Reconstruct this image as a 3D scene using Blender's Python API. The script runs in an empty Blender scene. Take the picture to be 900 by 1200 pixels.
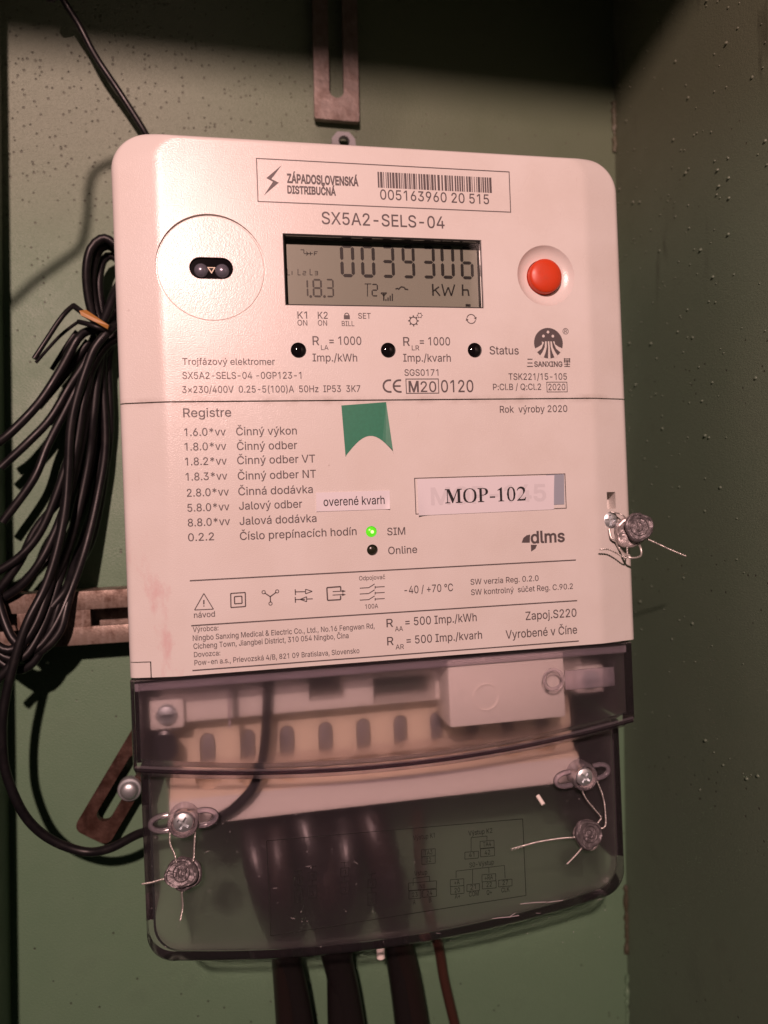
import bpy, bmesh, math, random
from mathutils import Vector, Matrix
from mathutils.geometry import tessellate_polygon, delaunay_2d_cdt
random.seed(7)
C = bpy.context.scene
S = 0.001                                   # everything below is measured in millimetres

# ------------------------------------------------------------------ camera
CAM = Vector((-50.135, -241.975, -38.115)); YAW, PITCH, ROLL, FPX = 0.193515, 0.003094, -0.038879, 867.0
_f = Vector((math.sin(YAW)*math.cos(PITCH), math.cos(YAW)*math.cos(PITCH), math.sin(PITCH)))
_r = Vector((math.cos(YAW), -math.sin(YAW), 0)); _u = _r.cross(_f)
_R = math.cos(ROLL)*_r + math.sin(ROLL)*_u; _U = -math.sin(ROLL)*_r + math.cos(ROLL)*_u
cd = bpy.data.cameras.new('camera'); cam = bpy.data.objects.new('camera', cd); C.collection.objects.link(cam)
cam.matrix_world = Matrix.Translation(CAM*S) @ Matrix((_R, _U, -_f)).transposed().to_4x4()
cd.sensor_fit = 'AUTO'; cd.sensor_width = 36; cd.lens = 36*FPX/1200
cd.clip_start = 0.01; cd.clip_end = 20
cd.dof.use_dof = True; cd.dof.focus_distance = 0.246; cd.dof.aperture_fstop = 7.5
C.camera = cam
# ------------------------------------------------------------------ world, lamp, exposure
W = bpy.data.worlds.new('World'); C.world = W; W.use_nodes = True
bg = W.node_tree.nodes['Background']; bg.inputs[0].default_value = (1.0, .86, .78, 1); bg.inputs[1].default_value = 0.014
ld = bpy.data.lights.new('lamp', 'AREA'); ld.shape = 'DISK'; ld.size = 0.027; ld.energy = 7.6; ld.color = (1.0, .62, .56)
lamp = bpy.data.objects.new('lamp', ld); C.collection.objects.link(lamp)
LAMP = Vector((-190, -700, 300)); lamp.location = LAMP*S
lamp.rotation_euler = (Vector((0, 60, -30)) - LAMP).to_track_quat('-Z', 'Y').to_euler()
C.view_settings.view_transform = 'Standard'; C.view_settings.look = 'None'
C.view_settings.exposure = 0; C.view_settings.gamma = 1; C.view_settings.use_curve_mapping = False
C.render.engine = 'CYCLES'; cy = C.cycles
cy.use_denoising = True; cy.max_bounces = 14; cy.transparent_max_bounces = 24; cy.transmission_bounces = 12; cy.glossy_bounces = 5
cy.sample_clamp_indirect = 3.0; cy.caustics_reflective = False; cy.caustics_refractive = True

# ------------------------------------------------------------------ helpers
def at(x, y, Y=0.0):
    """the point of the plane at depth Y (mm behind the meter's face) seen at photo pixel x, y"""
    d = _f + _R*((x-450)/FPX) - _U*((y-600)/FPX)
    p = CAM + d*((Y-CAM.y)/d.y)
    return Vector((p.x, p.y, p.z))

def empty(name, loc, label=None, cat=None, group=None):
    o = bpy.data.objects.new(name, None); C.collection.objects.link(o); o.location = Vector(loc)*S; o.empty_display_size = .01
    if label: o['label'] = label; o['category'] = cat
    if group: o['group'] = group
    return o

def link(name, me, parent=None, label=None, cat=None, kind=None, group=None):
    o = bpy.data.objects.new(name, me); C.collection.objects.link(o)
    if parent:
        o.parent = parent
        o.matrix_parent_inverse = Matrix.Translation(world_loc(parent)).inverted()
    if label: o['label'] = label
    if cat: o['category'] = cat
    if kind: o['kind'] = kind
    if group: o['group'] = group
    return o

def world_loc(o):
    return o.location.copy() if o.parent is None else Vector((0, 0, 0)) if o.type != 'EMPTY' else o.location.copy()

def finish(bm, name, mats, parent=None, smooth=35, weighted=False, **kw):
    if not isinstance(mats, (list, tuple)): mats = [mats]
    bmesh.ops.transform(bm, matrix=Matrix.Scale(S, 4), verts=bm.verts)
    me = bpy.data.meshes.new(name); bm.to_mesh(me); bm.free()
    for m in mats: me.materials.append(m)
    if smooth:
        me.polygons.foreach_set('use_smooth', [True]*len(me.polygons)); me.set_sharp_from_angle(angle=math.radians(smooth))
    o = link(name, me, parent, **kw)
    if weighted:
        w = o.modifiers.new('wn', 'WEIGHTED_NORMAL'); w.keep_sharp = True
    return o

def loft(bm, loops, cap0=True, cap1=True, mi=0, close=True):
    """skin a list of equally long closed point loops"""
    rows = [[bm.verts.new(p) for p in lp] for lp in loops]; n = len(rows[0]); fs = []
    for a, b in zip(rows, rows[1:]):
        for i in range(n if close else n-1):
            j = (i+1) % n; fs.append(bm.faces.new((a[i], a[j], b[j], b[i])))
    if cap0: fs.append(bm.faces.new(list(reversed(rows[0]))))
    if cap1: fs.append(bm.faces.new(rows[-1]))
    for f in fs: f.material_index = mi
    return rows

def box(bm, x0, x1, y0, y1, z0, z1, bev=0, mi=0):
    r = bmesh.ops.create_cube(bm, size=1)
    for v in r['verts']:
        v.co = Vector(((x0+x1)/2+v.co.x*(x1-x0), (y0+y1)/2+v.co.y*(y1-y0), (z0+z1)/2+v.co.z*(z1-z0)))
    fs = {f for v in r['verts'] for f in v.link_faces}
    for f in fs: f.material_index = mi
    if bev:
        es = {e for v in r['verts'] for e in v.link_edges}
        g = bmesh.ops.bevel(bm, geom=list(es), offset=bev, segments=2, profile=.5, affect='EDGES')
        for f in g['faces']: f.material_index = mi

def lathe(bm, prof, c, axis=Vector((0, -1, 0)), n=40, mi=0, cap0=True, cap1=True, squash=1.0):
    """prof: (radius, height along axis) rows; axis defaults to towards the viewer"""
    axis = axis.normalized(); a = Vector((0, 0, 1)) if abs(axis.z) < .9 else Vector((1, 0, 0))
    e1 = axis.cross(a).normalized(); e2 = axis.cross(e1)
    loops = [[Vector(c)+axis*h+(e1*math.cos(2*math.pi*i/n)+e2*math.sin(2*math.pi*i/n)*squash)*r for i in range(n)] for r, h in prof]
    loft(bm, loops, cap0, cap1, mi)
    return bm

def smoothpath(pts, step=2.0):
    pts = [Vector(p) for p in pts]; P = [pts[0]*2-pts[1]]+pts+[pts[-1]*2-pts[-2]]; out = []
    for i in range(1, len(P)-2):
        a, b, c, d = P[i-1:i+3]; k = max(2, int((c-b).length/step))
        for j in range(k):
            t = j/k
            out.append(.5*((2*b)+(c-a)*t+(2*a-5*b+4*c-d)*t*t+(3*b-a-3*c+d)*t*t*t))
    out.append(pts[-1]); return out

def frames(path):
    T = []; n = len(path)
    for i in range(n): T.append((path[min(i+1, n-1)]-path[max(i-1, 0)]).normalized())
    a = Vector((0, -1, 0)) if abs(T[0].y) < .9 else Vector((1, 0, 0)); N = (a-T[0]*a.dot(T[0])).normalized(); F = []
    for t in T:
        N = (N-t*N.dot(t)).normalized(); F.append((t, N, t.cross(N)))
    return F

def tube(bm, pts, r, n=12, step=2.0, mi=0, raw=False):
    path = pts if raw else smoothpath(pts, step)
    loops = []
    for p, (t, N, B) in zip(path, frames(path)):
        loops.append([p+(N*math.cos(2*math.pi*i/n)+B*math.sin(2*math.pi*i/n))*r for i in range(n)])
    loft(bm, loops, mi=mi); return path

def twisted(bm, pts, r=.17, off=.17, pitch=1.9, mi=0):
    path = smoothpath(pts, .26); s = 0; A = []; B_ = []
    for i, (p, (t, N, B)) in enumerate(zip(path, frames(path))):
        if i: s += (p-path[i-1]).length
        d = N*math.cos(2*math.pi*s/pitch)+B*math.sin(2*math.pi*s/pitch)
        A.append(p+d*off); B_.append(p-d*off)
    tube(bm, A, r, n=6, raw=True, mi=mi); tube(bm, B_, r, n=6, raw=True, mi=mi)

def cut(o, cutters):
    """subtract closed cutter bmeshes (mm) from o, then remove the cutters"""
    for bm in cutters:
        bmesh.ops.recalc_face_normals(bm, faces=bm.faces)
        bmesh.ops.transform(bm, matrix=Matrix.Scale(S, 4), verts=bm.verts)
        me = bpy.data.meshes.new('cut'); bm.to_mesh(me); bm.free()
        for m in o.data.materials: me.materials.append(m)
        t = bpy.data.objects.new('cut', me); C.collection.objects.link(t)
        md = o.modifiers.new('b', 'BOOLEAN'); md.operation = 'DIFFERENCE'; md.object = t; md.solver = 'EXACT'
        dg = bpy.context.evaluated_depsgraph_get(); dg.update()
        new = bpy.data.meshes.new_from_object(o.evaluated_get(dg)); o.modifiers.remove(md)
        old = o.data; o.data = new; new.name = old.name; bpy.data.meshes.remove(old)
        bpy.data.objects.remove(t); bpy.data.meshes.remove(me)
    me = o.data; me.polygons.foreach_set('use_smooth', [True]*len(me.polygons)); me.set_sharp_from_angle(angle=math.radians(32))
    w = o.modifiers.new('wn', 'WEIGHTED_NORMAL'); w.keep_sharp = True
    return o

def cyl(c, r, y0, y1, n=48):
    bm = bmesh.new(); lathe(bm, [(r, -y1), (r, -y0)], (c[0], 0, c[-1]), n=n); return bm

def poly(bm, pts, mi=0):
    """a flat filled outline facing the viewer"""
    vs = [bm.verts.new(p) for p in pts]; tris = tessellate_polygon([[Vector((v.co.x, v.co.z, 0)) for v in vs]])
    for t in tris:
        try: f = bm.faces.new([vs[i] for i in t]); f.material_index = mi
        except ValueError: pass

def line(bm, a, b, w, mi=0):
    a, b = Vector(a), Vector(b); d = (b-a).normalized(); n = Vector((-d.z, 0, d.x))*(w/2)
    poly(bm, [a-n, b-n, b+n, a+n], mi)

def rect(bm, x0, x1, z0, z1, w, y, mi=0):
    line(bm, (x0-w/2, y, z0), (x1+w/2, y, z0), w, mi); line(bm, (x0-w/2, y, z1), (x1+w/2, y, z1), w, mi)
    line(bm, (x0, y, z0+w/2), (x0, y, z1-w/2), w, mi); line(bm, (x1, y, z0+w/2), (x1, y, z1-w/2), w, mi)

def ring(bm, c, r, w, y, a0=0, a1=360, n=28, mi=0):
    k = max(3, int(n*abs(a1-a0)/360)); P = []
    for i in range(k+1):
        a = math.radians(a0+(a1-a0)*i/k); P.append((math.cos(a), math.sin(a)))
    V = [(bm.verts.new((c.x+x*(r-w/2), y, c.z+z*(r-w/2))), bm.verts.new((c.x+x*(r+w/2), y, c.z+z*(r+w/2)))) for x, z in P]
    for p, q in zip(V, V[1:]): bm.faces.new((p[0], p[1], q[1], q[0])).material_index = mi

def disc(bm, c, r, y, n=20, mi=0):
    poly(bm, [(c.x+r*math.cos(2*math.pi*i/n), y, c.z+r*math.sin(2*math.pi*i/n)) for i in range(n)], mi)

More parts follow.
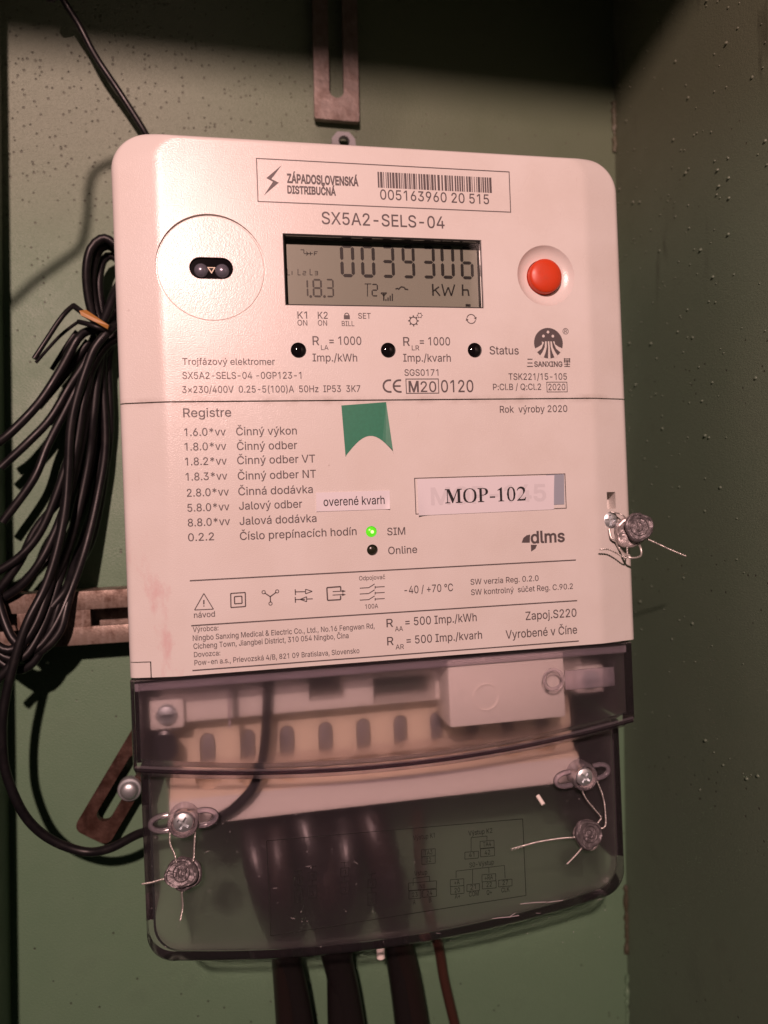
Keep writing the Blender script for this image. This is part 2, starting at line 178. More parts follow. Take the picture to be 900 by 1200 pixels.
# ------------------------------------------------------------------ lettering
GL = {"cap":254.35301661491394,"R":{" ":"94|","!":"98|34,80 32,254 66,254 64,80|43,-1 33,4 27,15 27,26 33,37 43,42 55,42 65,37 71,26 71,15 65,4 55,-1","&":"224|82,-2 68,1 55,6 44,13 35,21 27,31 21,42 18,54 18,77 24,95 35,110 122,180 129,192 131,202 127,217 123,223 117,227 101,230 84,227 73,216 69,205 70,187 102,142 219,0 182,0 54,155 44,172 38,190 39,210 45,229 58,244 77,253 100,257 123,253 141,244 154,230 161,212 161,195 154,174 134,152 68,101 55,87 49,73 49,58 55,44 65,33 79,26 96,23 116,26 135,34 151,48 163,65 172,87 174,112 204,112 201,83 194,62 166,23 158,15 136,3 111,-3","(":"137|45,122 50,162 60,202 73,239 88,270 118,270 95,214 81,157 76,120 76,88 84,41 101,-10 118,-48 88,-48 75,-23 64,2 56,27 49,53 46,78",")":"137|19,-48 43,9 57,58 61,103 59,138 47,195 27,252 19,270 48,270 64,239 77,202 86,162 91,122 91,78 87,52 81,27 72,1 61,-24 48,-48","*":"227|101,111 103,165 57,136 45,158 93,183 45,208 57,229 103,200 101,254 125,254 123,200 169,229 181,208 133,183 181,158 169,136 123,165 125,111","+":"227|99,17 99,182 128,182 128,17|31,86 31,113 195,113 195,86",",":"94|19,-60 34,36 68,36 42,-60","-":"227|168,122 168,94 57,94 57,122",".":"94|42,-1 31,4 26,15 26,27 31,37 42,43 54,43 64,37 70,27 70,15 64,4 54,-1","/":"125|117,266 36,-38 7,-38 89,266","0":"227|113,-3 95,-2 79,3 65,12 53,24 42,39 34,57 29,77 25,101 24,127 25,153 29,177 35,197 43,215 53,230 65,242 79,251 95,256 113,258 131,256 147,251 161,242 174,230 184,215 192,197 198,177 201,153 203,127 201,101 198,77 192,57 184,39 174,24 162,12 147,3 131,-2|113,25 125,26 136,30 145,37 153,46 160,58 165,72 171,107 171,148 165,182 160,197 153,208 145,218 136,224 125,228 113,230 101,228 91,224 82,218 73,208 67,197 62,182 55,148 55,107 62,72 67,58 73,46 82,37 91,30 101,26","1":"215|138,254 138,0 106,0 106,224 43,179 43,213 99,254","2":"227|32,0 32,24 147,149 158,170 160,186 157,202 149,215 137,224 121,229 102,229 86,224 74,213 66,199 64,181 33,181 34,196 37,209 43,221 51,232 60,241 72,248 84,253 98,257 112,258 127,257 141,254 153,248 164,241 173,233 181,223 186,211 189,199 190,177 185,159 175,140 133,90 76,30 76,28 195,28 195,0","3":"227|94,-2 66,5 54,11 44,19 35,29 28,40 24,52 22,66 55,66 59,50 69,38 83,30 100,25 119,26 138,30 152,40 161,54 165,72 162,90 153,105 137,117 127,121 101,124 78,124 78,150 144,224 144,226 35,226 35,254 186,254 186,230 106,139 106,144 124,145 140,143 154,138 167,131 177,122 185,111 192,99 195,86 196,72 195,58 191,45 185,33 177,22 166,13 154,6 141,1 125,-2","4":"227|20,53 20,79 123,254 155,254 54,81 207,81 207,53|141,0 141,61 141,73 141,159 171,159 171,0","5":"227|111,-3 96,-2 82,1 70,6 59,12 49,20 41,30 35,41 32,53 30,65 61,65 65,51 74,39 87,30 102,26 120,26 138,32 152,44 161,61 164,81 161,101 151,119 137,131 119,138 100,138 76,131 64,123 34,126 48,254 183,254 183,226 75,226 67,151 89,162 106,166 126,166 147,160 165,150 179,134 189,116 195,94 194,66 191,51 184,38 176,26 166,16 154,8 141,1 126,-2","6":"227|113,-3 98,-2 84,1 71,7 60,15 50,25 42,37 36,51 33,65 32,81 35,106 47,134 69,170 126,254 161,254 75,131 73,131 83,144 98,153 117,157 132,156 146,153 158,147 169,140 178,131 185,120 190,107 193,94 194,79 193,63 190,49 184,36 176,25 166,15 155,7 142,1 128,-2|123,25 139,31 152,43 161,59 164,79 161,98 152,114 139,126 123,132 104,132 87,126 74,114 65,99 62,79 65,59 74,43 87,31 104,25","7":"227|48,0 162,226 31,226 31,254 195,254 195,224 82,0","8":"227|113,-3 97,-2 82,1 68,6 56,13 45,21 37,31 31,42 27,54 27,78 33,98 43,114 58,126 76,132 76,133 65,138 55,145 46,154 40,165 36,177 35,190 36,203 40,214 45,225 53,234 62,242 73,249 85,254 99,257 128,257 141,254 153,249 164,242 173,234 181,225 186,214 190,203 191,190 190,177 186,165 180,154 171,145 162,138 150,133 150,132 168,126 183,114 194,98 200,78 199,54 195,42 189,31 181,21 171,13 158,6 145,1 130,-2|124,25 142,30 156,40 165,53 168,69 165,87 156,101 141,111 123,117 103,117 85,111 70,101 61,87 58,69 61,53 70,40 84,30 102,25|122,145 137,150 149,159 157,172 160,188 157,203 149,216 138,225 122,229 104,229 89,225 77,216 69,203 66,188 69,172 77,159 89,150 104,145","9":"227|113,258 128,257 142,253 155,247 166,239 176,229 184,217 190,204 193,189 194,173 191,148 180,120 158,84 100,0 65,0 151,124 154,124 144,111 128,101 109,97 94,98 81,102 69,107 58,114 49,124 41,134 36,147 33,161 32,176 33,191 36,205 42,218 50,230 60,239 71,247 84,253 98,257|104,229 87,223 74,211 66,195 63,176 66,156 74,140 87,129 104,122 123,122 139,129 152,140 161,156 164,175 161,195 152,211 139,223 123,229",":":"94|42,-1 31,4 26,15 26,27 31,37 42,43 54,43 64,37 70,27 70,15 64,4 54,-1|42,136 31,142 26,152 26,164 31,174 42,180 54,180 64,174 70,164 70,152 64,142 54,136","=":"227|36,122 36,151 191,151 191,122|36,48 36,77 191,77 191,48","A":"240|8,0 101,254 138,254 231,0 198,0 116,239 123,239 95,151 43,0|55,71 55,99 185,99 185,71","B":"228|30,0 30,254 137,253 152,250 164,245 175,239 184,230 190,221 195,210 198,199 198,177 193,160 184,148 165,136 157,133 157,131 174,127 189,117 201,102 205,92 209,68 208,56 205,44 200,33 193,24 184,16 172,9 158,4 142,1|62,29 140,30 154,34 165,40 172,48 176,58 178,68 175,85 166,99 153,109 135,115 62,115|62,143 128,143 144,148 157,157 165,170 168,186 167,197 163,206 156,214 147,221 135,225 120,226 62,226","C":"255|134,-3 113,-2 93,4 75,12 59,25 46,40 35,58 27,78 22,101 20,127 22,153 27,176 35,197 46,215 59,230 75,242 93,251 113,256 134,258 158,255 181,248 201,236 217,219 229,198 236,174 204,174 199,190 185,209 165,222 142,228 119,227 105,223 92,216 80,207 71,196 62,182 57,166 53,148 52,127 53,107 57,88 63,72 71,59 80,47 92,38 105,32 119,28 142,27 165,33 185,45 199,64 204,80 236,80 229,56 217,36 201,19 181,7 159,-1","D":"251|109,0 48,0 48,29 127,30 144,34 159,40 171,49 182,61 189,75 195,90 198,108 200,128 198,147 195,165 190,180 182,194 172,205 160,214 145,221 129,225 110,226 47,226 47,254 113,254 136,253 157,248 176,239 192,228 206,213 217,196 225,175 229,153 231,128 229,102 224,80 217,59 206,42 192,27 175,15 156,7 134,2|62,254 62,0 30,0 30,254","E":"209|30,0 30,254 186,254 186,226 62,226 62,143 178,143 178,114 62,114 62,29 188,29 188,0","F":"205|30,0 30,254 185,254 185,226 62,226 62,139 173,139 173,111 62,111 62,0","G":"260|134,-3 113,-2 93,4 75,13 59,25 45,40 35,58 27,78 22,102 20,127 22,153 27,176 35,197 45,215 59,230 74,242 92,251 112,256 132,258 158,255 181,247 202,235 218,218 230,198 237,174 204,174 194,197 178,213 158,224 133,228 118,227 104,223 92,216 80,207 70,196 62,182 57,166 53,148 52,127 53,107 57,88 63,72 71,59 81,47 92,38 105,32 119,28 134,26 148,27 161,31 172,36 183,43 191,51 198,62 203,74 206,87 207,101 217,100 141,100 141,128 239,128 237,80 233,62 225,45 215,31 203,19 188,9 172,2 154,-2","H":"258|30,0 30,254 62,254 62,144 196,144 196,254 228,254 228,0 196,0 196,116 62,116 62,0","I":"150|16,0 16,29 59,29 59,226 16,226 16,254 135,254 135,226 91,226 91,29 135,29 135,0","J":"198|93,-3 71,-1 53,5 38,16 26,31 19,50 17,86 49,86 50,58 54,47 61,37 70,30 80,26 93,25 105,26 115,30 124,37 131,47 135,58 136,73 136,254 168,254 168,73 166,50 159,31 147,16 132,5 113,-1","K":"233|52,73 52,108 106,172 182,254 224,254 116,138 114,138|30,0 30,254 62,254 62,112 62,97 62,0|186,0 94,130 114,155 224,0","L":"196|30,0 30,254 62,254 62,29 181,29 181,0","M":"314|30,0 30,254 76,254 161,24 154,24 176,94 238,254 284,254 284,0 252,0 253,229 256,229 228,145 171,0 143,0 56,229 59,229 61,0","N":"262|30,0 30,254 68,254 207,27 202,27 199,97 199,254 232,254 232,0 193,0 54,226 60,227 62,145 62,0","O":"267|133,-3 112,-2 93,4 75,12 59,25 46,40 35,58 27,78 22,101 20,127 22,153 27,176 35,197 46,215 59,230 75,242 93,251 112,256 133,258 155,256 174,251 192,242 208,230 221,215 232,197 240,176 245,153 247,127 245,101 240,78 232,58 221,40 208,25 192,12 174,4 155,-2|133,26 148,28 162,32 175,38 186,47 196,58 204,72 210,88 214,106 215,127 214,148 210,166 204,182 196,196 186,207 175,216 162,223 148,227 133,228 119,227 105,223 92,216 81,207 71,196 63,182 57,166 53,148 52,127 53,106 57,88 63,72 71,58 81,47 92,38 105,32 119,28","P":"222|30,0 30,254 136,253 152,250 166,244 178,236 187,226 195,215 200,202 203,189 204,174 203,159 200,145 195,133 187,121 178,112 166,104 152,98 136,94 55,93 55,121 129,122 149,128 162,139 170,155 172,174 170,193 162,208 148,219 129,225 62,226 62,0","Q":"267|123,80 156,80 234,-24 200,-24 173,13 166,23|133,-3 112,-2 93,4 75,12 59,25 46,40 35,58 27,78 22,101 20,127 22,153 27,176 35,197 46,215 59,230 75,242 93,251 112,256 133,258 155,256 174,251 192,242 208,230 221,215 232,197 240,176 245,153 247,127 245,101 240,78 232,58 221,40 208,25 192,12 174,4 155,-2|133,26 148,28 162,32 175,38 186,47 196,58 204,72 210,88 214,106 215,127 214,148 210,166 204,182 196,196 186,207 175,216 162,223 148,227 133,228 119,227 105,223 92,216 81,207 71,196 63,182 57,166 53,148 52,127 53,106 57,88 63,72 71,58 81,47 92,38 105,32 119,28","R":"224|30,0 30,254 136,253 153,250 167,244 178,237 188,227 195,217 200,204 204,191 205,176 204,161 200,148 195,136 188,125 178,116 166,109 152,103 136,100 48,99 48,128 129,128 149,133 162,143 170,158 173,176 170,194 162,209 149,220 129,225 62,226 62,0|177,0 115,115 151,115 214,0","S":"223|112,-4 94,-3 78,0 64,5 51,11 41,20 32,30 25,42 21,54 19,68 52,68 57,51 68,38 83,29 102,25 123,25 143,30 159,40 169,53 173,70 170,84 161,94 140,106 72,126 56,135 43,145 34,156 28,170 26,186 27,200 31,213 37,224 46,234 57,242 69,249 83,254 97,257 130,257 145,254 158,249 170,242 180,234 189,224 195,213 199,202 200,189 169,189 166,201 160,211 151,219 140,225 127,228 102,229 84,224 70,215 61,203 58,188 61,173 71,162 106,147 164,128 186,113 197,99 203,80 203,56 199,43 193,32 185,21 174,13 162,5 147,0 130,-3","T":"224|16,226 16,254 208,254 208,226 128,226 128,0 96,0 96,226","V":"240|102,0 8,254 42,254 124,15 117,15 145,103 197,254 231,254 139,0","W":"343|78,0 8,254 41,254 98,20 95,20 112,98 153,254 190,254 249,20 244,20 261,98 302,254 335,254 265,0 228,0 170,222 168,237 175,237 159,161 115,0","X":"237|9,0 109,142 109,118 15,254 52,254 122,146 116,146 149,200 187,254 223,254 129,119 129,143 228,0 191,0 115,116 122,116 91,65 46,0","Z":"219|21,0 21,23 170,238 174,227 20,226 20,254 198,254 198,231 49,17 45,27 200,29 200,0","a":"195|68,-4 47,2 30,14 24,22 19,32 16,42 16,64 22,80 32,92 54,103 133,117 137,123 136,142 130,153 120,161 106,165 82,164 63,154 52,142 50,137 20,146 32,165 48,179 66,188 87,192 119,190 143,180 156,168 165,150 168,126 168,0 138,0 138,26 136,26 126,12 108,1 90,-4|96,23 114,29 127,40 135,54 138,69 138,95 67,79 56,74 48,65 46,52 48,41 55,32 71,24","b":"212|104,-3 86,2 69,16 59,29 56,29 56,0 26,0 26,254 57,254 57,160 59,160 73,178 86,186 103,192 130,191 144,187 156,180 168,171 177,160 185,146 191,131 194,113 195,94 194,75 191,58 185,42 177,29 168,17 157,8 144,1 130,-3|110,23 121,24 131,28 140,33 153,48 161,70 164,95 161,120 153,140 140,156 131,161 121,164 110,165 99,164 89,161 81,156 67,141 59,120 56,95 59,69 67,48 81,32 89,27 99,24","c":"198|87,-3 72,1 58,8 46,17 36,29 28,43 22,58 18,75 17,94 18,113 22,130 28,146 36,159 46,171 58,180 72,187 87,191 113,192 138,186 159,173 174,154 181,138 151,131 142,149 126,161 104,165 92,164 81,161 73,155 59,139 51,118 48,94 51,70 59,49 73,33 81,28 92,24 116,24 135,33 148,49 152,59 181,51 175,35 160,16 138,3 113,-4","d":"212|82,-3 68,1 56,8 44,17 35,29 27,42 22,58 18,75 17,94 18,113 22,131 27,146 35,160 45,171 56,180 69,187 83,191 109,192 126,186 144,173 153,160 155,160 155,254 186,254 186,0 156,0 156,29 153,29 139,11 126,2 109,-3|102,23 113,24 123,27 132,32 139,39 150,58 155,81 155,108 150,131 139,149 132,156 123,161 113,164 102,165 91,164 81,161 72,156 59,140 51,120 48,95 51,70 59,48 73,33 81,28 91,24","e":"202|88,-3 73,1 58,8 46,17 36,29 28,42 22,58 18,75 17,93 18,112 22,129 28,145 36,159 46,170 58,180 71,187 86,191 113,192 133,187 151,177 167,162 179,141 185,113 186,85 37,85 37,110 169,110 155,101 152,124 144,143 131,157 123,161 113,164 92,164 82,161 66,151 54,135 49,116 49,75 55,53 67,37 85,26 106,23 127,26 143,36 153,53 182,45 174,27 160,13 141,2 119,-3","f":"127|114,190 114,164 3,164 3,190|40,0 41,226 48,243 60,255 76,262 121,260 114,234 97,237 82,234 77,230 72,218 71,0","g":"213|90,-75 67,-70 49,-61 35,-49 25,-35 51,-20 65,-37 77,-44 93,-48 118,-47 130,-44 141,-38 149,-29 154,-17 156,-3 156,34 153,34 139,16 126,8 109,3 83,4 69,7 56,13 45,22 35,32 28,45 22,60 18,77 17,96 18,114 22,131 27,147 35,160 45,171 56,180 69,187 83,191 109,192 127,186 144,173 154,159 157,159 157,190 186,190 186,-4 185,-20 181,-33 175,-45 167,-54 157,-62 145,-68 118,-74|113,30 123,33 132,38 145,51 153,71 156,96 153,121 145,141 132,156 123,161 114,164 91,164 81,161 73,156 59,141 51,120 48,96 51,72 59,52 73,38 81,33 91,30","h":"205|57,0 26,0 26,254 57,254 57,144 51,144 58,159 66,172 76,181 87,187 100,191 114,192 137,189 148,184 157,178 164,170 170,160 175,149 178,135 179,0 148,0 148,118 147,131 143,143 136,152 128,159 117,163 96,164 80,159 68,148 60,133 58,124","i":"83|26,0 26,190 57,190 57,0|36,222 27,227 21,236 21,247 27,256 36,261 47,261 57,256 62,247 62,236 57,227 47,222","j":"83|26,190 57,190 56,-26 51,-45 40,-59 24,-68 -5,-71 -5,-43 9,-43 15,-40 20,-36 26,-23|36,222 27,227 21,236 21,247 27,256 36,261 47,261 57,256 62,247 62,236 57,227 47,222","k":"190|55,68 55,106 60,106 142,190 180,190 92,100 89,100|26,0 26,254 57,254 57,0|147,0 74,93 96,114 186,0","l":"95|56,0 45,4 37,10 31,19 27,29 26,42 26,254 57,254 57,42 60,31 67,27 85,27 90,1 73,-1","m":"305|26,0 26,190 56,190 56,148 54,148 61,166 72,179 86,188 102,193 123,192 134,187 144,180 151,171 157,160 160,147 156,147 163,164 175,178 190,187 208,192 229,192 249,186 257,180 270,164 275,154 278,141 278,0 248,0 248,127 247,139 243,149 236,156 228,161 219,164 201,165 187,160 177,151 170,139 168,124 168,0 137,0 137,130 136,140 132,148 126,156 119,161 110,164 92,165 79,160 67,151 60,137 57,119 57,0","n":"205|57,0 26,0 26,190 56,190 56,144 51,144 58,159 66,172 76,181 87,187 100,191 114,192 137,189 147,184 156,178 164,170 170,160 175,149 178,135 179,0 148,0 148,118 147,131 143,143 136,152 128,159 117,163 96,164 80,159 68,148 60,133 58,124","o":"208|104,-4 87,-3 72,1 58,8 46,17 36,29 28,43 22,58 18,75 17,94 18,113 22,130 28,146 36,159 46,171 58,180 72,187 87,191 104,192 120,191 136,187 149,180 161,171 171,159 180,146 186,130 189,113 191,94 189,75 186,58 180,43 171,29 161,17 149,8 136,1 120,-3|104,23 116,24 126,28 135,33 149,49 157,70 160,94 157,118 149,139 135,155 126,161 116,164 104,165 92,164 81,161 73,155 59,139 51,118 48,94 51,70 59,49 73,33 81,28 92,24","p":"212|26,-71 26,190 56,190 56,160 59,160 73,178 86,186 103,192 130,191 144,187 156,180 168,171 177,160 185,146 191,131 194,113 195,94 194,75 191,58 185,42 177,29 168,17 157,8 144,1 130,-3 104,-3 86,2 69,16 59,29 57,29 57,-71|110,23 121,24 131,28 140,33 153,48 161,70 164,95 161,120 153,140 140,156 131,161 121,164 110,165 99,164 89,161 81,156 67,141 59,120 56,95 59,69 67,48 81,32 89,27 99,24","r":"130|26,0 26,190 56,190 56,160 58,160 62,169 68,177 76,184 85,188 96,191 122,192 122,161 95,162 80,157 67,148 60,135 57,118 57,0","s":"182|78,-3 56,2 38,12 25,27 18,47 47,53 50,44 55,36 62,30 70,26 91,23 103,24 113,26 122,31 129,37 133,44 134,51 131,63 122,72 106,78 59,90 46,96 36,104 29,113 25,124 23,137 24,147 27,157 33,166 48,180 69,189 94,192 117,190 136,182 149,170 159,154 162,145 134,139 127,152 114,163 105,165 83,165 74,163 65,158 59,153 56,146 54,139 58,126 68,118 86,111 131,100 143,93 153,86 160,76 164,66 166,53 165,43 161,33 156,24 149,16 130,3 105,-3","t":"114|102,190 102,164 3,164 3,190|32,236 63,236 64,41 68,31 78,26 101,27 107,1 84,-2 69,-1 56,4 46,11 38,20 34,32 32,46","u":"205|91,-3 68,1 57,5 48,12 41,20 35,29 30,41 27,54 26,190 57,190 57,72 58,58 62,47 68,37 77,31 88,26 109,26 125,31 137,41 145,57 148,76 148,190 179,190 179,0 149,0 149,46 154,46 147,30 139,18 129,8 117,2 105,-1","v":"195|81,0 9,190 42,190 103,10 92,10 112,78 152,190 186,190 113,0","w":"284|69,0 11,190 44,190 88,21 82,21 103,107 126,190 158,190 201,21 196,21 217,107 240,190 272,190 215,0 184,0 138,169 145,169 124,86 99,0","x":"189|10,0 86,109 86,86 14,190 50,190 104,103 88,103 117,153 141,190 176,190 104,84 104,107 179,0 143,0 86,91 102,91 74,43 46,0","y":"195|24,-69 31,-43 52,-44 61,-41 69,-32 81,-1 9,190 42,190 103,10 92,10 112,78 153,190 186,190 98,-38 88,-54 76,-64 62,-70","z":"190|21,0 21,23 127,160 127,161 24,161 24,190 166,190 166,165 63,30 63,28 169,28 169,0","®":"231|102,60 77,67 55,80 37,98 24,120 17,145 17,172 24,197 37,219 55,237 77,250 102,257 129,257 154,250 176,237 195,219 207,197 214,172 214,145 207,120 195,98 176,80 154,67 129,60|116,83 129,84 142,88 154,93 164,101 173,110 181,121 187,132 190,145 191,158 190,172 187,185 181,196 173,207 164,216 154,224 142,229 129,233 116,234 102,233 90,229 78,224 67,216 58,207 51,196 45,185 42,172 40,158 42,145 45,132 51,121 58,110 67,101 78,93 90,88 102,84|137,113 114,156 137,156 159,113|81,113 81,204 135,203 148,195 154,187 156,175 154,163 143,150 130,144 93,144 93,159 122,160 131,166 133,175 131,183 120,189 101,189 101,113","°":"158|69,142 50,149 35,162 25,179 22,199 25,219 35,236 50,249 69,256 89,256 108,249 123,236 133,219 136,199 133,179 123,162 108,149 89,142|90,169 103,178 110,193 109,210 100,223 85,230 68,229 55,219 48,204 49,188 59,175 73,168","×":"227|174,19 33,160 53,180 194,39|53,19 33,39 174,180 194,160","á":"195|68,-4 47,2 30,14 24,22 19,32 16,42 16,64 22,80 32,92 54,103 133,117 137,123 136,142 130,153 120,161 106,165 82,164 63,154 52,142 50,137 20,146 32,165 48,179 66,188 87,192 119,190 143,180 156,168 165,150 168,126 168,0 138,0 138,26 136,26 126,12 108,1 90,-4|96,23 114,29 127,40 135,54 138,69 138,95 67,79 56,74 48,65 46,52 48,41 55,32 71,24|81,214 105,265 139,265 106,214","é":"202|88,-3 73,1 58,8 46,17 36,29 28,42 22,58 18,75 17,93 18,112 22,129 28,145 36,159 46,170 58,180 71,187 86,191 113,192 133,187 151,177 167,162 179,141 185,113 186,85 37,85 37,110 169,110 155,101 152,124 144,143 131,157 123,161 113,164 92,164 82,161 66,151 54,135 49,116 49,75 55,53 67,37 85,26 106,23 127,26 143,36 153,53 182,45 174,27 160,13 141,2 119,-3|88,214 112,265 146,265 114,214","í":"83|26,0 26,190 57,190 57,0|28,214 52,265 86,265 53,214","ú":"205|91,-3 68,1 57,5 48,12 41,20 35,29 30,41 27,54 26,190 57,190 57,72 58,58 62,47 68,37 77,31 88,26 109,26 125,31 137,41 145,57 148,76 148,190 179,190 179,0 149,0 149,46 154,46 147,30 139,18 129,8 117,2 105,-1|89,214 113,265 147,265 114,214","ý":"195|24,-69 31,-43 52,-44 61,-41 69,-32 81,-1 9,190 42,190 103,10 92,10 112,78 153,190 186,190 98,-38 88,-54 76,-64 62,-70|84,214 108,265 142,265 109,214","Č":"255|134,-3 113,-2 93,4 75,12 59,25 46,40 35,58 27,78 22,101 20,127 22,153 27,176 35,197 46,215 59,230 75,242 93,251 113,256 134,258 158,255 181,248 201,236 217,219 229,198 236,174 204,174 199,190 185,209 165,222 142,228 119,227 105,223 92,216 80,207 71,196 62,182 57,166 53,148 52,127 53,107 57,88 63,72 71,59 80,47 92,38 105,32 119,28 142,27 165,33 185,45 199,64 204,80 236,80 229,56 217,36 201,19 181,7 159,-1|109,329 133,299 157,329 188,329 148,282 119,282 79,329","č":"198|87,-3 72,1 58,8 46,17 36,29 28,43 22,58 18,75 17,94 18,113 22,130 28,146 36,159 46,171 58,180 72,187 87,191 113,192 138,186 159,173 174,154 181,138 151,131 142,149 126,161 104,165 92,164 81,161 73,155 59,139 51,118 48,94 51,70 59,49 73,33 81,28 92,24 116,24 135,33 148,49 152,59 181,51 175,35 160,16 138,3 113,-4|79,265 104,235 128,265 158,265 118,218 89,218 49,265"},"B":{"U":"259|129,-4 110,-3 93,1 77,8 63,17 52,27 42,40 36,54 31,70 30,87 30,254 62,254 63,77 66,66 70,57 77,48 84,40 94,34 104,29 129,26 155,29 165,34 175,40 182,48 193,66 196,89 196,254 229,254 229,87 227,70 223,54 216,40 207,27 195,17 182,8 166,1 149,-3","Á":"240|8,0 101,254 138,254 231,0 198,0 116,239 123,239 95,151 43,0|55,71 55,99 185,99 185,71|106,279 130,329 164,329 131,279"}}
CAPH = GL['cap']; _gc = {}
SERIF = {   # hand drawn book-face capitals and figures, cap height 100
 'M': (92, ['2,0 2,5 12,8 12,92 2,95 2,100 26,100 46,32 66,100 90,100 90,95 80,92 80,8 90,5 90,0 56,0 56,5 66,8 66,84 42,0 38,0 16,80 16,8 28,5 28,0']),
 'O': (76, ['38,-2 22,1 10,12 4,30 3,50 5,72 12,88 24,98 38,102 52,98 64,88 71,72 73,50 72,30 66,12 54,1', '38,3 47,6 55,16 60,32 61,50 60,70 55,84 47,94 38,97 29,94 21,84 16,70 15,50 16,32 21,16 29,6']),
 'P': (62, ['3,0 3,5 12,8 12,92 3,95 3,100 34,100 48,96 56,86 58,73 55,60 46,51 33,47 25,47 25,8 36,5 36,0', '25,52 34,52 42,58 45,73 42,88 34,95 25,95']),
 '-': (36, ['4,28 32,28 32,38 4,38']),
 '1': (54, ['12,0 12,4 21,7 21,82 10,78 9,82 30,101 33,101 33,7 43,4 43,0']),
 '0': (54, ['27,-2 16,3 8,18 4,50 8,82 16,98 27,102 38,98 46,82 50,50 46,18 38,3', '27,3 34,10 38,28 39,50 38,72 34,90 27,97 20,90 16,72 15,50 16,28 20,10']),
 '2': (54, ['3,0 3,4 22,26 34,46 37,62 36,76 30,86 21,88 12,84 7,74 3,76 9,92 18,100 27,102 38,98 46,88 48,74 45,60 36,43 17,12 38,12 44,15 48,24 52,24 47,0']),
}
def fatten(c, d):
    """push a contour outwards (outer contours run clockwise)"""
    out = []; n = len(c)
    for i in range(n):
        (x0, y0), (x1, y1), (x2, y2) = c[i-1], c[i], c[(i+1) % n]
        a = Vector((y0-y1, x1-x0)); b = Vector((y1-y2, x2-x1))
        if a.length < 1e-6 or b.length < 1e-6: out.append((x1, y1)); continue
        a.normalize(); b.normalize(); m = a+b
        m = m*(1/max(.5, m.dot(m)/2)) if m.length > 1e-3 else a
        out.append((x1+m.x*d, y1+m.y*d))
    return out
def winding(p, cs):
    w = 0; x, y = p
    for c in cs:
        for (x0, y0), (x1, y1) in zip(c, c[1:]+c[:1]):
            if (y0 > y) != (y1 > y) and x < (x1-x0)*(y-y0)/(y1-y0)+x0: w += 1 if y1 > y0 else -1
    return w
def glyph(ch, face):
    """advance, points and triangles of one character"""
    if (ch, face) not in _gc:
        if face == 'S':
            adv, cs = SERIF[ch]; cs = [[tuple(float(k) for k in p.split(',')) for p in c.split()] for c in cs]
        else:
            s = GL['R'].get(ch) or GL['B'].get(ch); parts = s.split('|'); adv = int(parts[0])
            cs = [fatten([tuple(int(k) for k in p.split(',')) for p in c.split()], {'B': 11, 'H': 17}.get(face, 3)) for c in parts[1:] if c]
        if not cs: _gc[ch, face] = (adv, [], [])
        else:
            pts = []; edges = []
            for c in cs:
                o = len(pts); pts += [Vector(p) for p in c]; edges += [(o+i, o+(i+1) % len(c)) for i in range(len(c))]
            V, E, Fc, *_ = delaunay_2d_cdt(pts, edges, [], 0, 1e-4)
            keep = []
            for f in Fc:
                m = sum((V[i] for i in f), Vector((0, 0)))/len(f); w = winding(m, cs)
                if (w % 2 if face == 'S' else w): keep.append(tuple(f))
            _gc[ch, face] = (adv, [tuple(v) for v in V], keep)
    return _gc[ch, face]

def text(bm, s, a, b, cap, Y=-.06, face='R', mi=0, base=0.0):
    """set s between photo points a and b (baseline ends), cap pixels high, on the plane at depth Y"""
    A, B = at(*a, base), at(*b, base); z = (A.z+B.z)/2; m = ((a[0]+b[0])/2, (a[1]+b[1])/2)
    ch = (at(m[0], m[1]-cap, base)-at(*m, base)).z; capu = 100 if face == 'S' else CAPH
    items = []; x = 0; x0 = 1e9; x1 = -1e9
    for c in s:
        adv, V, T = glyph(c, face)
        for p in V: x0 = min(x0, x+p[0]); x1 = max(x1, x+p[0])
        items.append((x, V, T)); x += adv
    sx = (B.x-A.x)/(x1-x0); sz = ch/capu
    for gx, V, T in items:
        vs = [bm.verts.new((A.x+(gx+p[0]-x0)*sx, Y, z+p[1]*sz)) for p in V]
        for t in T: bm.faces.new([vs[i] for i in t]).material_index = mi

# ------------------------------------------------------------------ materials
def mat(name, col, rough=.5, metal=0.0, spec=.5, **kw):
    m = bpy.data.materials.new(name); m.use_nodes = True; nt = m.node_tree; p = nt.nodes['Principled BSDF']
    p.inputs['Base Color'].default_value = (*col, 1); p.inputs['Roughness'].default_value = rough
    p.inputs['Metallic'].default_value = metal; p.inputs['Specular IOR Level'].default_value = spec
    for k, v in kw.items(): p.inputs[k.replace('_', ' ')].default_value = v
    return m
def N(m, t, **kw):
    n = m.node_tree.nodes.new(t)
    for k, v in kw.items(): setattr(n, k, v)
    return n
def coord(m, scale=(1, 1, 1)):
    t = N(m, 'ShaderNodeTexCoord'); mp = N(m, 'ShaderNodeMapping'); mp.inputs['Scale'].default_value = scale
    m.node_tree.links.new(t.outputs['Object'], mp.inputs[0]); return mp.outputs[0]
def noise(m, vec, scale, detail=4, rough=.55):
    n = N(m, 'ShaderNodeTexNoise'); n.inputs['Scale'].default_value = scale; n.inputs['Detail'].default_value = detail; n.inputs['Roughness'].default_value = rough
    m.node_tree.links.new(vec, n.inputs['Vector']); return n.outputs['Fac']
def ramp(m, fac, stops):
    r = N(m, 'ShaderNodeValToRGB'); e = r.color_ramp.elements
    while len(e) < len(stops): e.new(.5)
    for k, (p, c) in zip(e, stops): k.position = p; k.color = (*c, 1) if len(c) == 3 else c
    m.node_tree.links.new(fac, r.inputs[0]); return r.outputs[0]
